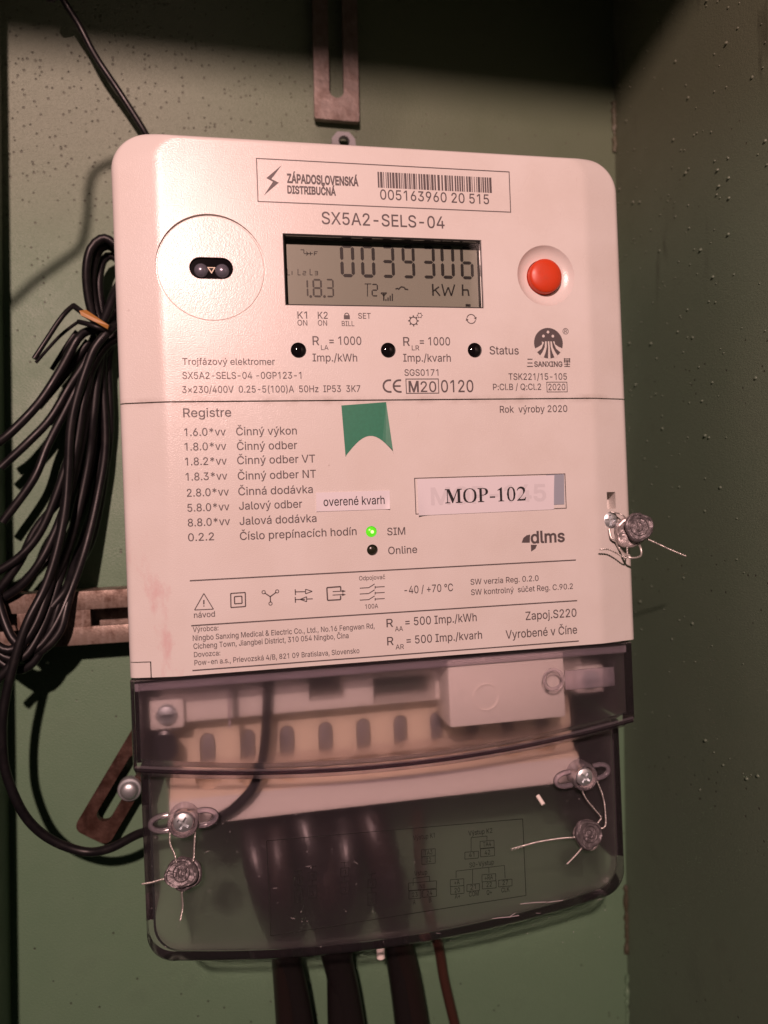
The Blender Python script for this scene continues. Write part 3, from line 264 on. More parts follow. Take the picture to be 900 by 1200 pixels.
def mixc(m, fac, a, b):
    x = N(m, 'ShaderNodeMix', data_type='RGBA'); L = m.node_tree.links
    for v, s in ((fac, x.inputs[0]), (a, x.inputs[6]), (b, x.inputs[7])):
        if isinstance(v, (int, float)): s.default_value = v
        elif isinstance(v, tuple): s.default_value = (*v, 1)
        else: L.new(v, s)
    return x.outputs[2]
def bump(m, h, strength, dist=.001):
    b = N(m, 'ShaderNodeBump'); b.inputs['Strength'].default_value = strength; b.inputs['Distance'].default_value = dist
    m.node_tree.links.new(h, b.inputs['Height']); return b
def P(m): return m.node_tree.nodes['Principled BSDF']
def L(m, a, b): m.node_tree.links.new(a, b)
g1 = lambda v: (v, v, v)

# moulded off-white plastic: fine eroded texture, greyish handling marks and a few reddish rubs near the lower left
M_body = mat('off_white_plastic', (.72, .70, .68), .28, spec=.6)
v = coord(M_body); fine = noise(M_body, v, 2600, 2); soft = noise(M_body, v, 38, 4)
stain = noise(M_body, coord(M_body, (1, 1, .45)), 70, 5, .65)
base = mixc(M_body, ramp(M_body, soft, [(.35, g1(0)), (.72, g1(.6))]), (.74, .72, .695), (.645, .605, .56))
sep = N(M_body, 'ShaderNodeSeparateXYZ'); L(M_body, v, sep.inputs[0])
def band(m, s, a, b):
    r = N(m, 'ShaderNodeMapRange'); r.interpolation_type = 'SMOOTHSTEP'; L(m, s, r.inputs[0]); r.inputs[1].default_value = a; r.inputs[2].default_value = b; return r.outputs[0]
def mul(m, a, b):
    x = N(m, 'ShaderNodeMath', operation='MULTIPLY'); L(m, a, x.inputs[0])
    if isinstance(b, float): x.inputs[1].default_value = b
    else: L(m, b, x.inputs[1])
    return x.outputs[0]
where = mul(M_body, band(M_body, sep.outputs[0], -.045, -.075), band(M_body, sep.outputs[2], -.035, -.062))
rub = mul(M_body, mul(M_body, ramp(M_body, stain, [(.56, g1(0)), (.66, g1(1))]), where), .4)
base = mixc(M_body, rub, base, (.62, .30, .32))
specks = N(M_body, 'ShaderNodeTexVoronoi'); specks.inputs['Scale'].default_value = 75; L(M_body, v, specks.inputs['Vector'])
dirt = mul(M_body, ramp(M_body, specks.outputs['Distance'], [(.02, g1(1)), (.035, g1(0))]), ramp(M_body, noise(M_body, v, 22, 2), [(.55, g1(0)), (.6, g1(.5))]))
base = mixc(M_body, dirt, base, (.25, .18, .15))
az = N(M_body, 'ShaderNodeMath', operation='ABSOLUTE'); L(M_body, sep.outputs[2], az.inputs[0])      # dust caught along the parting line
seam = mul(M_body, mul(M_body, band(M_body, az.outputs[0], .0022, .0002), ramp(M_body, noise(M_body, v, 120, 4), [(.42, g1(0)), (.65, g1(1))])), .35)
base = mixc(M_body, seam, base, (.30, .24, .20))
scr = ramp(M_body, noise(M_body, coord(M_body, (9, 1, 1)), 60, 3, .7), [(.70, g1(0)), (.76, g1(.28))]); base = mixc(M_body, scr, base, (.52, .44, .40))
L(M_body, base, P(M_body).inputs['Base Color'])
L(M_body, bump(M_body, fine, .30, .0002).outputs[0], P(M_body).inputs['Normal'])
L(M_body, ramp(M_body, soft, [(.3, g1(.23)), (.8, g1(.32))]), P(M_body).inputs['Roughness'])

M_print = mat('grey_ink', (.095, .080, .082), .5)
M_ghost = mat('faded_ink', (.60, .58, .57), .5)
M_black = mat('black_ink', (.012, .012, .014), .45)
M_white = mat('white_label', (.74, .73, .78), .45)
M_blueg = mat('blue_grey_label', (.33, .37, .44), .4)
M_green = mat('green_sticker', (.012, .19, .105), .5)
v = coord(M_green); L(M_green, mixc(M_green, noise(M_green, v, 900, 3), (.012, .165, .09), (.022, .235, .14)), P(M_green).inputs['Base Color'])
M_red = mat('red_plastic', (.66, .055, .014), .38)
v = coord(M_red); L(M_red, mixc(M_red, ramp(M_red, noise(M_red, v, 260, 5, .7), [(.45, g1(0)), (.75, g1(.6))]), (.66, .055, .014), (.52, .07, .03)), P(M_red).inputs['Base Color']); L(M_red, ramp(M_red, noise(M_red, v, 180, 4), [(.3, g1(.30)), (.7, g1(.5))]), P(M_red).inputs['Roughness'])
M_clamp = mat('dull_clamp', (.15, .145, .165), .5, .2)
M_dark = mat('dark_plastic', (.018, .017, .019), .3)
M_lens = mat('smoked_lens', (.006, .005, .006), .06)
M_diode = mat('clear_diode', (.20, .20, .25), .22, .5)
M_hole = mat('matt_black', (.01, .01, .01), .8)
M_lcd = mat('lcd_glass', (.30, .315, .265), .3)
M_seg = mat('lcd_ink', (.010, .010, .009), .4)
M_segl = mat('lcd_ink_faint', (.035, .035, .028), .4)
M_cream = mat('cream_plastic', (.82, .70, .53), .5)
M_ivory = mat('ivory_plastic', (.86, .815, .76), .45)
M_rubber = mat('black_cable', (.010, .0095, .011), .30, spec=.32)
v = coord(M_rubber); L(M_rubber, ramp(M_rubber, noise(M_rubber, v, 120, 4), [(.3, g1(.30)), (.75, g1(.52))]), P(M_rubber).inputs['Roughness'])
L(M_rubber, mixc(M_rubber, ramp(M_rubber, noise(M_rubber, v, 300, 5), [(.5, g1(0)), (.85, g1(.5))]), (.007, .0068, .008), (.026, .023, .021)), P(M_rubber).inputs['Base Color'])
M_brown = mat('brown_cable', (.048, .020, .014), .45)
M_orange = mat('orange_tie', (.40, .19, .04), .5)
M_screw = mat('zinc_plated_steel', (.70, .75, .78), .40, .85)
M_wire = mat('steel_wire', (.72, .69, .66), .42, .85)
M_lead = mat('lead_seal', (.16, .15, .16), .46, .6)
v = coord(M_lead); L(M_lead, bump(M_lead, noise(M_lead, v, 900, 4), .8, .0004).outputs[0], P(M_lead).inputs['Normal'])
L(M_lead, mixc(M_lead, noise(M_lead, v, 500, 4), (.08, .075, .085), (.28, .255, .265)), P(M_lead).inputs['Base Color'])
M_leadl = mat('bright_lead', (.55, .50, .50), .42, .75)
L(M_leadl, bump(M_leadl, noise(M_leadl, coord(M_leadl), 700, 4), .7, .0004).outputs[0], P(M_leadl).inputs['Normal'])

def steel(name, a, b, c, rough, metal):
    m = mat(name, a, rough, metal); v = coord(m); n1 = noise(m, v, 160, 6, .65); n2 = noise(m, coord(m, (1, 1, .15)), 500, 4)
    col = mixc(m, ramp(m, n1, [(.42, g1(0)), (.62, g1(1))]), a, b); col = mixc(m, ramp(m, n2, [(.5, g1(0)), (.8, g1(.6))]), col, c)
    L(m, col, P(m).inputs['Base Color']); L(m, bump(m, n1, .5, .0006).outputs[0], P(m).inputs['Normal'])
    L(m, ramp(m, n1, [(.3, g1(rough-.1)), (.7, g1(rough+.2))]), P(m).inputs['Roughness']); return m
M_rust = steel('rusty_steel', (.050, .025, .018), (.085, .046, .034), (.02, .011, .009), .36, .3)
M_rail = steel('worn_steel', (.30, .235, .195), (.115, .07, .05), (.42, .36, .32), .42, .45)
M_strap = steel('bare_steel', (.27, .225, .205), (.20, .155, .135), (.33, .29, .27), .45, .6)

def paint(name, a, b, pits, rough, bumps):
    m = mat(name, a, rough, spec=.5); v = coord(m)
    n1 = noise(m, v, 14, 5, .6); n2 = noise(m, coord(m, (1, 1, 2.0)), 1000, 3); n3 = noise(m, v, 55, 6, .65)
    col = mixc(m, n1, a, b); col = mixc(m, ramp(m, n3, [(.58, g1(0)), (.78, g1(.30))]), col, tuple(k*.6 for k in a))
    vo = N(m, 'ShaderNodeTexVoronoi'); vo.inputs['Scale'].default_value = 470; vo.inputs['Randomness'].default_value = 1; L(m, v, vo.inputs['Vector'])
    pit = ramp(m, vo.outputs['Distance'], [(.14, g1(1)), (.25, g1(0))])
    sel = N(m, 'ShaderNodeMath', operation='GREATER_THAN'); sx = N(m, 'ShaderNodeSeparateColor'); L(m, vo.outputs['Color'], sx.inputs[0]); L(m, sx.outputs[0], sel.inputs[0])
    s3 = N(m, 'ShaderNodeSeparateXYZ'); L(m, v, s3.inputs[0])
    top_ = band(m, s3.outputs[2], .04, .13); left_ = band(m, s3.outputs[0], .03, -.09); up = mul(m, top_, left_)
    rt = N(m, 'ShaderNodeMath', operation='SUBTRACT'); L(m, top_, rt.inputs[0]); L(m, up, rt.inputs[1])                      # the corroded top of the panel; its left part also carries the painted sheen
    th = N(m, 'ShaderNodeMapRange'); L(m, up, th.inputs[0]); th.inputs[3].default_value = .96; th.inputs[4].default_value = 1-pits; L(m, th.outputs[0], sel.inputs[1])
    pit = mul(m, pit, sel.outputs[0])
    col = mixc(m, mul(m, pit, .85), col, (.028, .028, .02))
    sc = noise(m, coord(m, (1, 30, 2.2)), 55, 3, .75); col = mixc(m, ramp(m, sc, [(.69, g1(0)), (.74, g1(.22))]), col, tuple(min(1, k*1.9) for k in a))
    # lamp sheen painted into the chalky upper left; brown dirt across the upper right
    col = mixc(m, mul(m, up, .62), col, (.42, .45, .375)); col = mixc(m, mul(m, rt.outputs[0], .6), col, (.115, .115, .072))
    L(m, col, P(m).inputs['Base Color'])
    h = N(m, 'ShaderNodeMath', operation='MULTIPLY_ADD'); L(m, pit, h.inputs[0]); h.inputs[1].default_value = -1.2; L(m, mul(m, n2, bumps), h.inputs[2])
    bs = N(m, 'ShaderNodeMapRange'); L(m, up, bs.inputs[0]); bs.inputs[3].default_value = .22; bs.inputs[4].default_value = 1.0
    bn = bump(m, h.outputs[0], .45, .0011); L(m, bs.outputs[0], bn.inputs['Strength']); L(m, bn.outputs[0], P(m).inputs['Normal'])
    L(m, ramp(m, n3, [(.3, g1(rough-.06)), (.75, g1(rough+.16))]), P(m).inputs['Roughness']); return m
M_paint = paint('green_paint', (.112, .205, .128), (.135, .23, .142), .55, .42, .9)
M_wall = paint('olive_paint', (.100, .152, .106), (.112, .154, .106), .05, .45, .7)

# smears rubbed along the side wall, slanting down and inwards
sv = N(M_wall, 'ShaderNodeTexCoord'); sm = N(M_wall, 'ShaderNodeMapping'); sm.inputs['Rotation'].default_value = (math.radians(20), 0, 0); sm.inputs['Scale'].default_value = (1, 1, .16); L(M_wall, sv.outputs['Object'], sm.inputs[0])
sn = noise(M_wall, sm.outputs[0], 150, 3); big = noise(M_wall, sv.outputs['Object'], 16, 2)
sz_ = N(M_wall, 'ShaderNodeSeparateXYZ'); L(M_wall, sv.outputs['Object'], sz_.inputs[0]); sk = P(M_wall).inputs['Base Color'].links[0].from_socket
L(M_wall, mixc(M_wall, mul(M_wall, ramp(M_wall, sn, [(.58, g1(0)), (.75, g1(.75))]), mul(M_wall, ramp(M_wall, big, [(.5, g1(0)), (.6, g1(1))]), band(M_wall, sz_.outputs[2], .03, .09))), sk, (.022, .020, .014)), P(M_wall).inputs['Base Color'])

M_weld = paint('rust_stained_paint', (.045, .030, .020), (.075, .085, .05), .5, .5, .9)
def clear(name, tint, frost, gloss=.08, milky=.03, rough=.7, ior=1.15):
    m = bpy.data.materials.new(name); m.use_nodes = True; nt = m.node_tree; nt.nodes.clear()
    out = N(m, 'ShaderNodeOutputMaterial'); tr = N(m, 'ShaderNodeBsdfTransparent'); tr.inputs[0].default_value = (*tint, 1); sh = tr.outputs[0]
    if frost:
        rf = N(m, 'ShaderNodeBsdfRefraction'); rf.inputs['Color'].default_value = (*tint, 1); rf.inputs['Roughness'].default_value = rough; rf.inputs['IOR'].default_value = ior
        x = N(m, 'ShaderNodeMixShader'); x.inputs[0].default_value = frost; L(m, sh, x.inputs[1]); L(m, rf.outputs[0], x.inputs[2]); sh = x.outputs[0]
    if milky:
        df = N(m, 'ShaderNodeBsdfDiffuse'); df.inputs[0].default_value = (.62, .56, .64, 1)
        x = N(m, 'ShaderNodeMixShader'); x.inputs[0].default_value = milky; L(m, sh, x.inputs[1]); L(m, df.outputs[0], x.inputs[2]); sh = x.outputs[0]
    fr = N(m, 'ShaderNodeFresnel'); fr.inputs[0].default_value = 1.38; gl = N(m, 'ShaderNodeBsdfGlossy'); gl.inputs['Roughness'].default_value = gloss
    x = N(m, 'ShaderNodeMixShader'); L(m, fr.outputs[0], x.inputs[0]); L(m, sh, x.inputs[1]); L(m, gl.outputs[0], x.inputs[2]); L(m, x.outputs[0], out.inputs[0])
    return m
M_out = clear('clear_polycarbonate', (.992, .972, .984), 0, .10, .022)
M_in = clear('frosted_polycarbonate', (.992, .975, .985), .56, .25, .012, .85)
M_in2 = clear('lightly_frosted_polycarbonate', (.99, .968, .980), .56, .25, .014, .8)
M_side = clear('smoky_polycarbonate_edge', (.74, .62, .70), 0, .10, .07)
M_bead = clear('thick_polycarbonate_edge', (.36, .28, .34), 0, .10, .02)
M_rim = clear('milky_moulding', (.95, .91, .94), .3, .1, .26, .4, 1.2)
M_edge = clear('clear_moulding', (.93, .89, .92), .25, .08, .12, .3, 1.25)
M_glass = clear('display_window', (.96, .96, .95), 0, .03, 0)

M_led = mat('lit_green_led', (.1, .4, .02), .3); P(M_led).inputs['Emission Color'].default_value = (.12, 1, .015, 1); P(M_led).inputs['Emission Strength'].default_value = .55
M_core = mat('led_core', (.4, .7, .2), .3); P(M_core).inputs['Emission Color'].default_value = (.55, 1, .30, 1); P(M_core).inputs['Emission Strength'].default_value = 1.5
M_ledoff = mat('dull_led', (.02, .022, .012), .25)

# ------------------------------------------------------------------ the cabinet
def cabX(z, side):       # the cabinet leans a degree and a half against the meter
    return (130.4+(z-194.4)*.0269) if side > 0 else (-137.4+(z-104.6)*.0242)
def slab(name, quad, n, t, m, **kw):
    bm = bmesh.new(); q = [Vector(p) for p in quad]; loft(bm, [q, [p+Vector(n)*t for p in q]]); bmesh.ops.recalc_face_normals(bm, faces=bm.faces)
    return finish(bm, name, m, None, 0, kind='structure', **kw)
ZT, ZB, YB = 262, -340, 75
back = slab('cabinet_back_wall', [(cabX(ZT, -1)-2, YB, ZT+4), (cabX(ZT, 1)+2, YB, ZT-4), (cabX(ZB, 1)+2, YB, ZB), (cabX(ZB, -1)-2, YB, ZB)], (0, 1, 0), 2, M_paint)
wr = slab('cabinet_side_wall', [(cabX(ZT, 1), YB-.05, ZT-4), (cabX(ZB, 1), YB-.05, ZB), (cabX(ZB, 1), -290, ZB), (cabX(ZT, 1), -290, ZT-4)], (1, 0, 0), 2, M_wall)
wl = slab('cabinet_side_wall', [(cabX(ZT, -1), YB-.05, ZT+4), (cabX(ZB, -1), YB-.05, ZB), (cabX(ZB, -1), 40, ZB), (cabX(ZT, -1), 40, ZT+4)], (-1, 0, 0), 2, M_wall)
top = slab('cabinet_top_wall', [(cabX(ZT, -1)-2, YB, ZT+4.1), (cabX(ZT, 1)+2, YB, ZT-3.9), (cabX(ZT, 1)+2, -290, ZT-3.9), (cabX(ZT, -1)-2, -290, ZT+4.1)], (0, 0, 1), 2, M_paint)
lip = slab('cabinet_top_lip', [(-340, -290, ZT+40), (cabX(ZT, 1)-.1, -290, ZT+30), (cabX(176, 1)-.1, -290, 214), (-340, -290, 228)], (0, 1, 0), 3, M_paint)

# drips and nibs frozen in the side wall's paint
bm = bmesh.new()
for i in range(420):
    z = random.uniform(-150, 200); y = 75-random.random()**1.3*130
    if z < -20 and random.random() < .6: continue
    r = random.choice((.3, .35, .4, .5, .7)); h = r*random.uniform(.6, 1.2)
    lathe(bm, [(r, -.05), (r*.8, h*.6), (r*.3, h)], (cabX(z, 1), y, z), Vector((-1, 0, -.25)), n=8, cap0=False)
finish(bm, 'paint_nibs', M_wall, wr, 60, kind='stuff')
# the ragged weld where the side wall meets the back
def weld(z0, z1, seed):
    rnd = random.Random(seed); bm = bmesh.new(); z = z1; loops = []
    while z > z0:
        r = rnd.uniform(.5, 1.7); x = cabX(z, 1)-rnd.uniform(.0, .6); n = 9
        loops.append([Vector((x+math.cos(2*math.pi*i/n)*r*rnd.uniform(.7, 1.2), 74.6+math.sin(2*math.pi*i/n)*r, z)) for i in range(n)]); z -= rnd.uniform(1.0, 2.4)
    loft(bm, loops); return bm
finish(weld(126, 150, 2), 'weld_seam', M_weld, wr, 60)
finish(weld(-246, -214, 3), 'weld_seam', M_weld, wr, 60)
finish(weld(-330, -255, 5), 'weld_seam', M_paint, wr, 60)
# ------------------------------------------------------------------ the meter
meter = empty('electricity_meter', (0, 75, 0), 'off-white three-phase electricity meter with LCD and clear terminal cover on green panel', 'electricity meter')
HW, HR, HTOP = 86.0, 88.8, 86.3
def arc(cx, cz, r, a0, a1, n):
    return [(cx+r*math.cos(math.radians(a0+(a1-a0)*i/n)), cz+r*math.sin(math.radians(a0+(a1-a0)*i/n))) for i in range(n+1)]
def upper_outline(ix, it, R=11.5):
    x, xr, z = HW-ix, HR-ix, HTOP-it; r = max(1.5, R-ix*.35)
    return [(-x, .22), (xr, .22)]+arc(xr-r, z-r, r, 0, 90, 12)+arc(-x+r, z-r, r, 90, 180, 12)
def lower_outline(ix, it=0): return [(-HW+ix, -86.7), (HR-ix, -86.7), (HR-ix, -.22), (-HW+ix, -.22)]
def shell(outline, bot=60):
    loops = []; RT = 2.4; prof = [(17.0, 0.0)]; ix, y = 17.0, 0.0
    while ix > 2.4:                                   # flat face, soft crease, shallow bevel ...
        d = .4; t = min(1, max(0, (17.0-ix)/4.4)); t = t*t*(3-2*t); y += d*math.tan(math.radians(12.5))*t; ix -= d; prof.append((ix, y))
    r = ix/(1-math.sin(math.radians(12.5)))           # ... and a rounded outer edge
    for k in range(1, 9):
        a = math.radians(12.5+77.5*k/8); prof.append((r*(1-math.sin(a)), y+r*(math.cos(math.radians(12.5))-math.cos(a))))
    ymax = prof[-1][1]
    for ix, y in prof:
        k = 1-y/ymax; loops.append([Vector((x, y, z)) for x, z in outline(ix, RT*(1-math.sqrt(max(0, 1-k*k))))])
    loops.append([Vector((x, bot, z)) for x, z in outline(0, 0)])
    bm = bmesh.new(); loft(bm, loops); bmesh.ops.recalc_face_normals(bm, faces=bm.faces); return bm

up = finish(shell(upper_outline), 'front_cover', M_body, meter, 32)
lo = finish(shell(lower_outline), 'register_panel', M_body, meter, 32)
ob = bmesh.new()     # base behind the covers
loft(ob, [[Vector((x, y, z)) for x, z in [(-84, -86), (84, -86)]+arc(84-9, 82-9, 9, 0, 90, 8)+arc(-84+9, 82-9, 9, 90, 180, 8)] for y in (60.2, 73)])
bmesh.ops.recalc_face_normals(ob, faces=ob.faces); finish(ob, 'meter_base', M_ivory, meter, 32)

OPT = at(247.5, 313.5); BTN = at(640, 323)
LEDS = [at(349.8, 410.4), at(455, 410.4), at(556.4, 410.4)]; SIM = [at(435.2, 623), at(436.4, 644.5)]
LC = [at(331.6, 274.2), at(564.5, 282), at(565.6, 360.2), at(335.5, 357.4)]
lx0, lx1, lz1, lz0 = (LC[0].x+LC[3].x)/2, (LC[1].x+LC[2].x)/2, (LC[0].z+LC[1].z)/2, (LC[2].z+LC[3].z)/2
cs = []
cs.append(cyl(OPT, 17.25, -1, .86, 72))
c = bmesh.new()
loft(c, [[Vector((OPT.x+sx*k, y, OPT.z+z)) for sx, z in [(x, zz) for x, zz in arc(3.4, 0, 3.5, -90, 90, 12)+arc(-3.4, 0, 3.5, 90, 270, 12)] for k in (1,)] for y in (-1, 3.4)]); cs.append(c)
c = bmesh.new(); lathe(c, [(6.3, -3.0), (6.3, -2.2), (7.2, -2.15), (8.6, -1.7), (9.6, -1.05), (10.3, -.35), (10.6, 0), (10.7, 1)], (BTN.x, 0, BTN.z), n=64); cs.append(c)
c = bmesh.new(); loft(c, [[Vector((x, y, z)) for x, z in ((lx0-i, lz0-i), (lx1+i, lz0-i), (lx1+i, lz1+i), (lx0-i, lz1+i))] for y, i in ((-1, .3), (0, .25), (.4, 0), (5.6, -.25))]); cs.append(c)
for q in LEDS: cs.append(cyl(q, 2.55, -1, 2.6, 28))
cut(up, cs)
cs = [cyl(q, 1.85, -1, 1.8, 24) for q in SIM]
nt_ = at(713.5, 586.5, 3)
c = bmesh.new(); box(c, nt_.x-1.8, nt_.x+1.9, -2, 7, nt_.z-3.0, nt_.z+3.0); cs.append(c)
sc_ = at(713.5, 609.5, 3); cs.append(cyl(sc_, 3.0, -2, 5.4, 28))
c = bmesh.new(); box(c, -HW-1, -HW+6.6, -1, .35+9, -82.0, -81.65); cs.append(c)
c = bmesh.new(); box(c, -HW+6.6, -HW+6.95, -1, 6, -88, -81.66); cs.append(c)
cut(lo, cs)

# optical port
op = bmesh.new(); lathe(op, [(16.85, 0), (16.85, .12), (16.6, .3), (0.01, .3)], (OPT.x, .87, OPT.z), n=72, cap1=False)
po = finish(op, 'optical_port', M_body, meter, 30)
c = bmesh.new(); loft(c, [[Vector((OPT.x+x, y, OPT.z+z)) for x, z in arc(3.4, 0, 3.5, -90, 90, 12)+arc(-3.4, 0, 3.5, 90, 270, 12)] for y in (-1, 2)]); cut(po, [c])
b = bmesh.new(); loft(b, [[Vector((OPT.x+x, y, OPT.z+z)) for x, z in arc(3.4, 0, 3.4, -90, 90, 12)+arc(-3.4, 0, 3.4, 90, 270, 12)] for y in (1.5, 3.3)])
bmesh.ops.recalc_face_normals(b, faces=b.faces); ow = finish(b, 'port_window', M_lens, po)
for s in (-1, 1):
    b = bmesh.new(); lathe(b, [(2.3, -.2), (2.2, .5), (1.7, 1.1), (.9, 1.45), (.05, 1.55)], (OPT.x+s*3.3+.1, 1.5, OPT.z-.6), n=24, cap0=False); finish(b, 'port_diode', M_diode, po, 60)
b = bmesh.new(); poly(b, [(OPT.x-1.3, 1.44, OPT.z+.6), (OPT.x, 1.44, OPT.z-1.5), (OPT.x+1.3, 1.44, OPT.z+.6)][::-1]); poly(b, [(OPT.x-.8, 1.42, OPT.z+.35), (OPT.x, 1.42, OPT.z-.9), (OPT.x+.8, 1.42, OPT.z+.35)][::-1], 1)
finish(b, 'port_mark', [M_cream, M_hole], po, 0)

# red button
b = bmesh.new(); lathe(b, [(6.0, -2.6), (6.0, .1), (5.8, .45), (5.2, .8), (4.2, 1.15), (2.8, 1.4), (1.2, 1.52), (.05, 1.54)], (BTN.x, .4, BTN.z), n=48, cap0=False)
finish(b, 'push_button', M_red, meter, 50)
# indicator lenses
for q in LEDS:
    b = bmesh.new(); lathe(b, [(2.5, -2.5), (2.5, -.6), (2.25, -.1), (1.6, .3), (.8, .5), (.03, .55)], (q.x, .1, q.z), n=28, cap0=False); finish(b, 'indicator_lens', M_lens, meter, 50)
for q, m, lb in zip(SIM, (M_led, M_ledoff), ('lit green indicator beside SIM', 'dark unlit indicator beside Online')):
    b = bmesh.new(); lathe(b, [(1.8, -1.7), (1.8, -.5), (1.5, -.1), (.9, .2), (.03, .3)], (q.x, .45, q.z), n=24, cap0=False); le = finish(b, 'indicator_lens', m, meter, 50, label=lb)
    if m is M_led: b = bmesh.new(); lathe(b, [(.62, -.3), (.55, .1), (.3, .22), (.03, .26)], (q.x+.35, .22, q.z-.1), n=20, cap0=False); finish(b, 'lens_core', M_core, le, 60)

# ------------------------------------------------------------------ LCD
YL = 4.5
b = bmesh.new(); box(b, lx0-.2, lx1+.2, YL, 5.4, lz0-.2, lz1+.2); lcd = finish(b, 'lcd_display', M_lcd, meter, 0)
b = bmesh.new(); e = .22
for (x0, x1, z0, z1) in ((lx0, lx1, lz1-e, lz1-.03), (lx0, lx1, lz0+.03, lz0+e), (lx0+.03, lx0+e, lz0+e+.01, lz1-e-.01), (lx1-e, lx1-.03, lz0+e+.01, lz1-e-.01)): box(b, x0+.03, x1-.03, .25, YL-.02, z0, z1)
finish(b, 'bezel', M_hole, lcd, 0)
b = bmesh.new(); box(b, lx0+.3, lx1-.3, .5, 1.3, lz0+.3, lz1-.3); finish(b, 'display_window', M_glass, lcd, 0)
def lc(x, y): return at(325+x/3.6, 270+y/3.6, YL)
SEG = {'0': 'abcdef', '3': 'abgcd', '9': 'abfgcd', '6': 'afgedc', '1': 'bc', '8': 'abcdefg', '2': 'abged'}
def seven(bm, ch, x0, x1, yb, h, t=.17):
    A, B, T = lc(x0, yb), lc(x1, yb), lc(x0, yb-h); w, H = B.x-A.x, T.z-A.z; t *= w*1.0; y = YL-.05; g = t*.14
    def hz(z): poly(bm, [Vector((A.x+p, y, A.z+q)) for p, q in ((t*.5+g, z), (t+g, z-t/2), (w-t-g, z-t/2), (w-t*.5-g, z), (w-t-g, z+t/2), (t+g, z+t/2))])
    def vt(x, z0, z1): poly(bm, [Vector((A.x+p, y, A.z+q)) for p, q in ((x, z0+g), (x+t/2, z0+t/2+g), (x+t/2, z1-t/2-g), (x, z1-g), (x-t/2, z1-t/2-g), (x-t/2, z0+t/2+g))])
    for s in SEG[ch]:
        if s == 'a': hz(H-t/2)
        if s == 'g': hz(H/2)
        if s == 'd': hz(t/2)
        if s == 'f': vt(t/2, H/2, H-t/2)
        if s == 'b': vt(w-t/2, H/2, H-t/2)
        if s == 'e': vt(t/2, t/2, H/2)
        if s == 'c': vt(w-t/2, t/2, H/2)
for ch, x0, x1, yb in zip('0039306', (268, 355, 440, 528, 612, 692, 775), (328, 415, 497, 583, 668, 750, 830), (197, 199, 200, 202, 203, 204, 206)):
    b = bmesh.new(); seven(b, ch, x0, x1, yb, 138, .23); finish(b, 'digit', M_seg, lcd, 0)
for ch, x0, x1 in (('1', 96, 132), ('8', 150, 190), ('3', 206, 240)):
    b = bmesh.new(); seven(b, ch, x0, x1, 282, 78, .20); 
    if x0 < 200: disc(b, lc(x1+9, 279), .5, YL-.05, 8)
    finish(b, 'digit', M_segl, lcd, 0)
b = bmesh.new(); seven(b, '2', 398, 426, 279, 54, .2); finish(b, 'digit', M_seg, lcd, 0)
b = bmesh.new(); y = YL-.05; w = .32
def ll(*pts, ww=None, bb=None):
    for p, q in zip(pts, pts[1:]): a, c = lc(*p), lc(*q); a.y = c.y = y; line(bb or b, a, c, ww or w)
ll((368, 226), (396, 226)); ll((380, 226), (380, 279))
ll((655, 226), (657, 276), ww=.6); ll((658, 256), (682, 238), ww=.5); ll((666, 251), (686, 276), ww=.5)
ll((694, 226), (706, 276), (721, 240), (734, 276), (748, 228), ww=.5)
ll((781, 228), (782, 276), ww=.6); ll((783, 252), (804, 251), (808, 277), ww=.55)
ll((498, 247), (510, 245), ww=.5); ll((510, 250), (522, 238), (536, 241), (540, 250), ww=.45); ll((540, 248), (552, 250), ww=.5)
ll((437, 264), (462, 264), ww=.35); ll((437, 264), (449, 276), (461, 264), ww=.35); ll((449, 264), (449, 297), ww=.5)
for i, h in enumerate((8, 15, 23, 31)): ll((458+i*9, 298), (458+i*9, 298-h), ww=.42)
ll((794, 316), (815, 317), ww=.9)
finish(b, 'unit_symbols', M_seg, lcd, 0)
b = bmesh.new()
for i, (x0, x1) in enumerate(((42, 68), (87, 122), (138, 172))):
    yy = 188
    ll((x0, yy-25), (x0, yy), (x0+11, yy), ww=.3, bb=b)
    if i == 0: ll((x1-6, yy-16), (x1-6, yy), bb=b)
    elif i == 1: ll((x1-14, yy-15), (x1-2, yy-15), (x1-2, yy-8), (x1-14, yy-8), (x1-14, yy), (x1-2, yy), bb=b, ww=.26)
    else: ll((x1-14, yy-15), (x1-2, yy-15), (x1-2, yy), (x1-14, yy), bb=b, ww=.26); ll((x1-14, yy-8), (x1-2, yy-8), bb=b, ww=.26)
ll((98, 82), (112, 82), (112, 96), ww=.3, bb=b); ll((112, 98), (150, 98), ww=.3, bb=b); ll((122, 90), (130, 98), (122, 106), ww=.3, bb=b); ll((140, 90), (140, 106), ww=.3, bb=b); ll((156, 90), (170, 90), ww=.3, bb=b); ll((156, 90), (156, 106), ww=.3, bb=b); ll((156, 98), (166, 98), ww=.3, bb=b)
finish(b, 'phase_symbols', M_segl, lcd, 0)

# ------------------------------------------------------------------ prints on the face
Y0 = -.06
def F(x, y): p = at(x, y); p.y = Y0; return p
def pl(bm, *pts, w=.3, mi=0, close=False):
    q = [F(*p) for p in pts]
    if close: q.append(q[0])
    for a, c in zip(q, q[1:]): line(bm, a, c, w, mi)
def block(name, rows, m=M_print, extra=None):
    bm = bmesh.new()
    for r in rows: text(bm, r[0], r[1], r[2], r[3], Y0, r[4] if len(r) > 4 else 'R')
    if extra: extra(bm)
    return finish(bm, name, m, meter, 0)

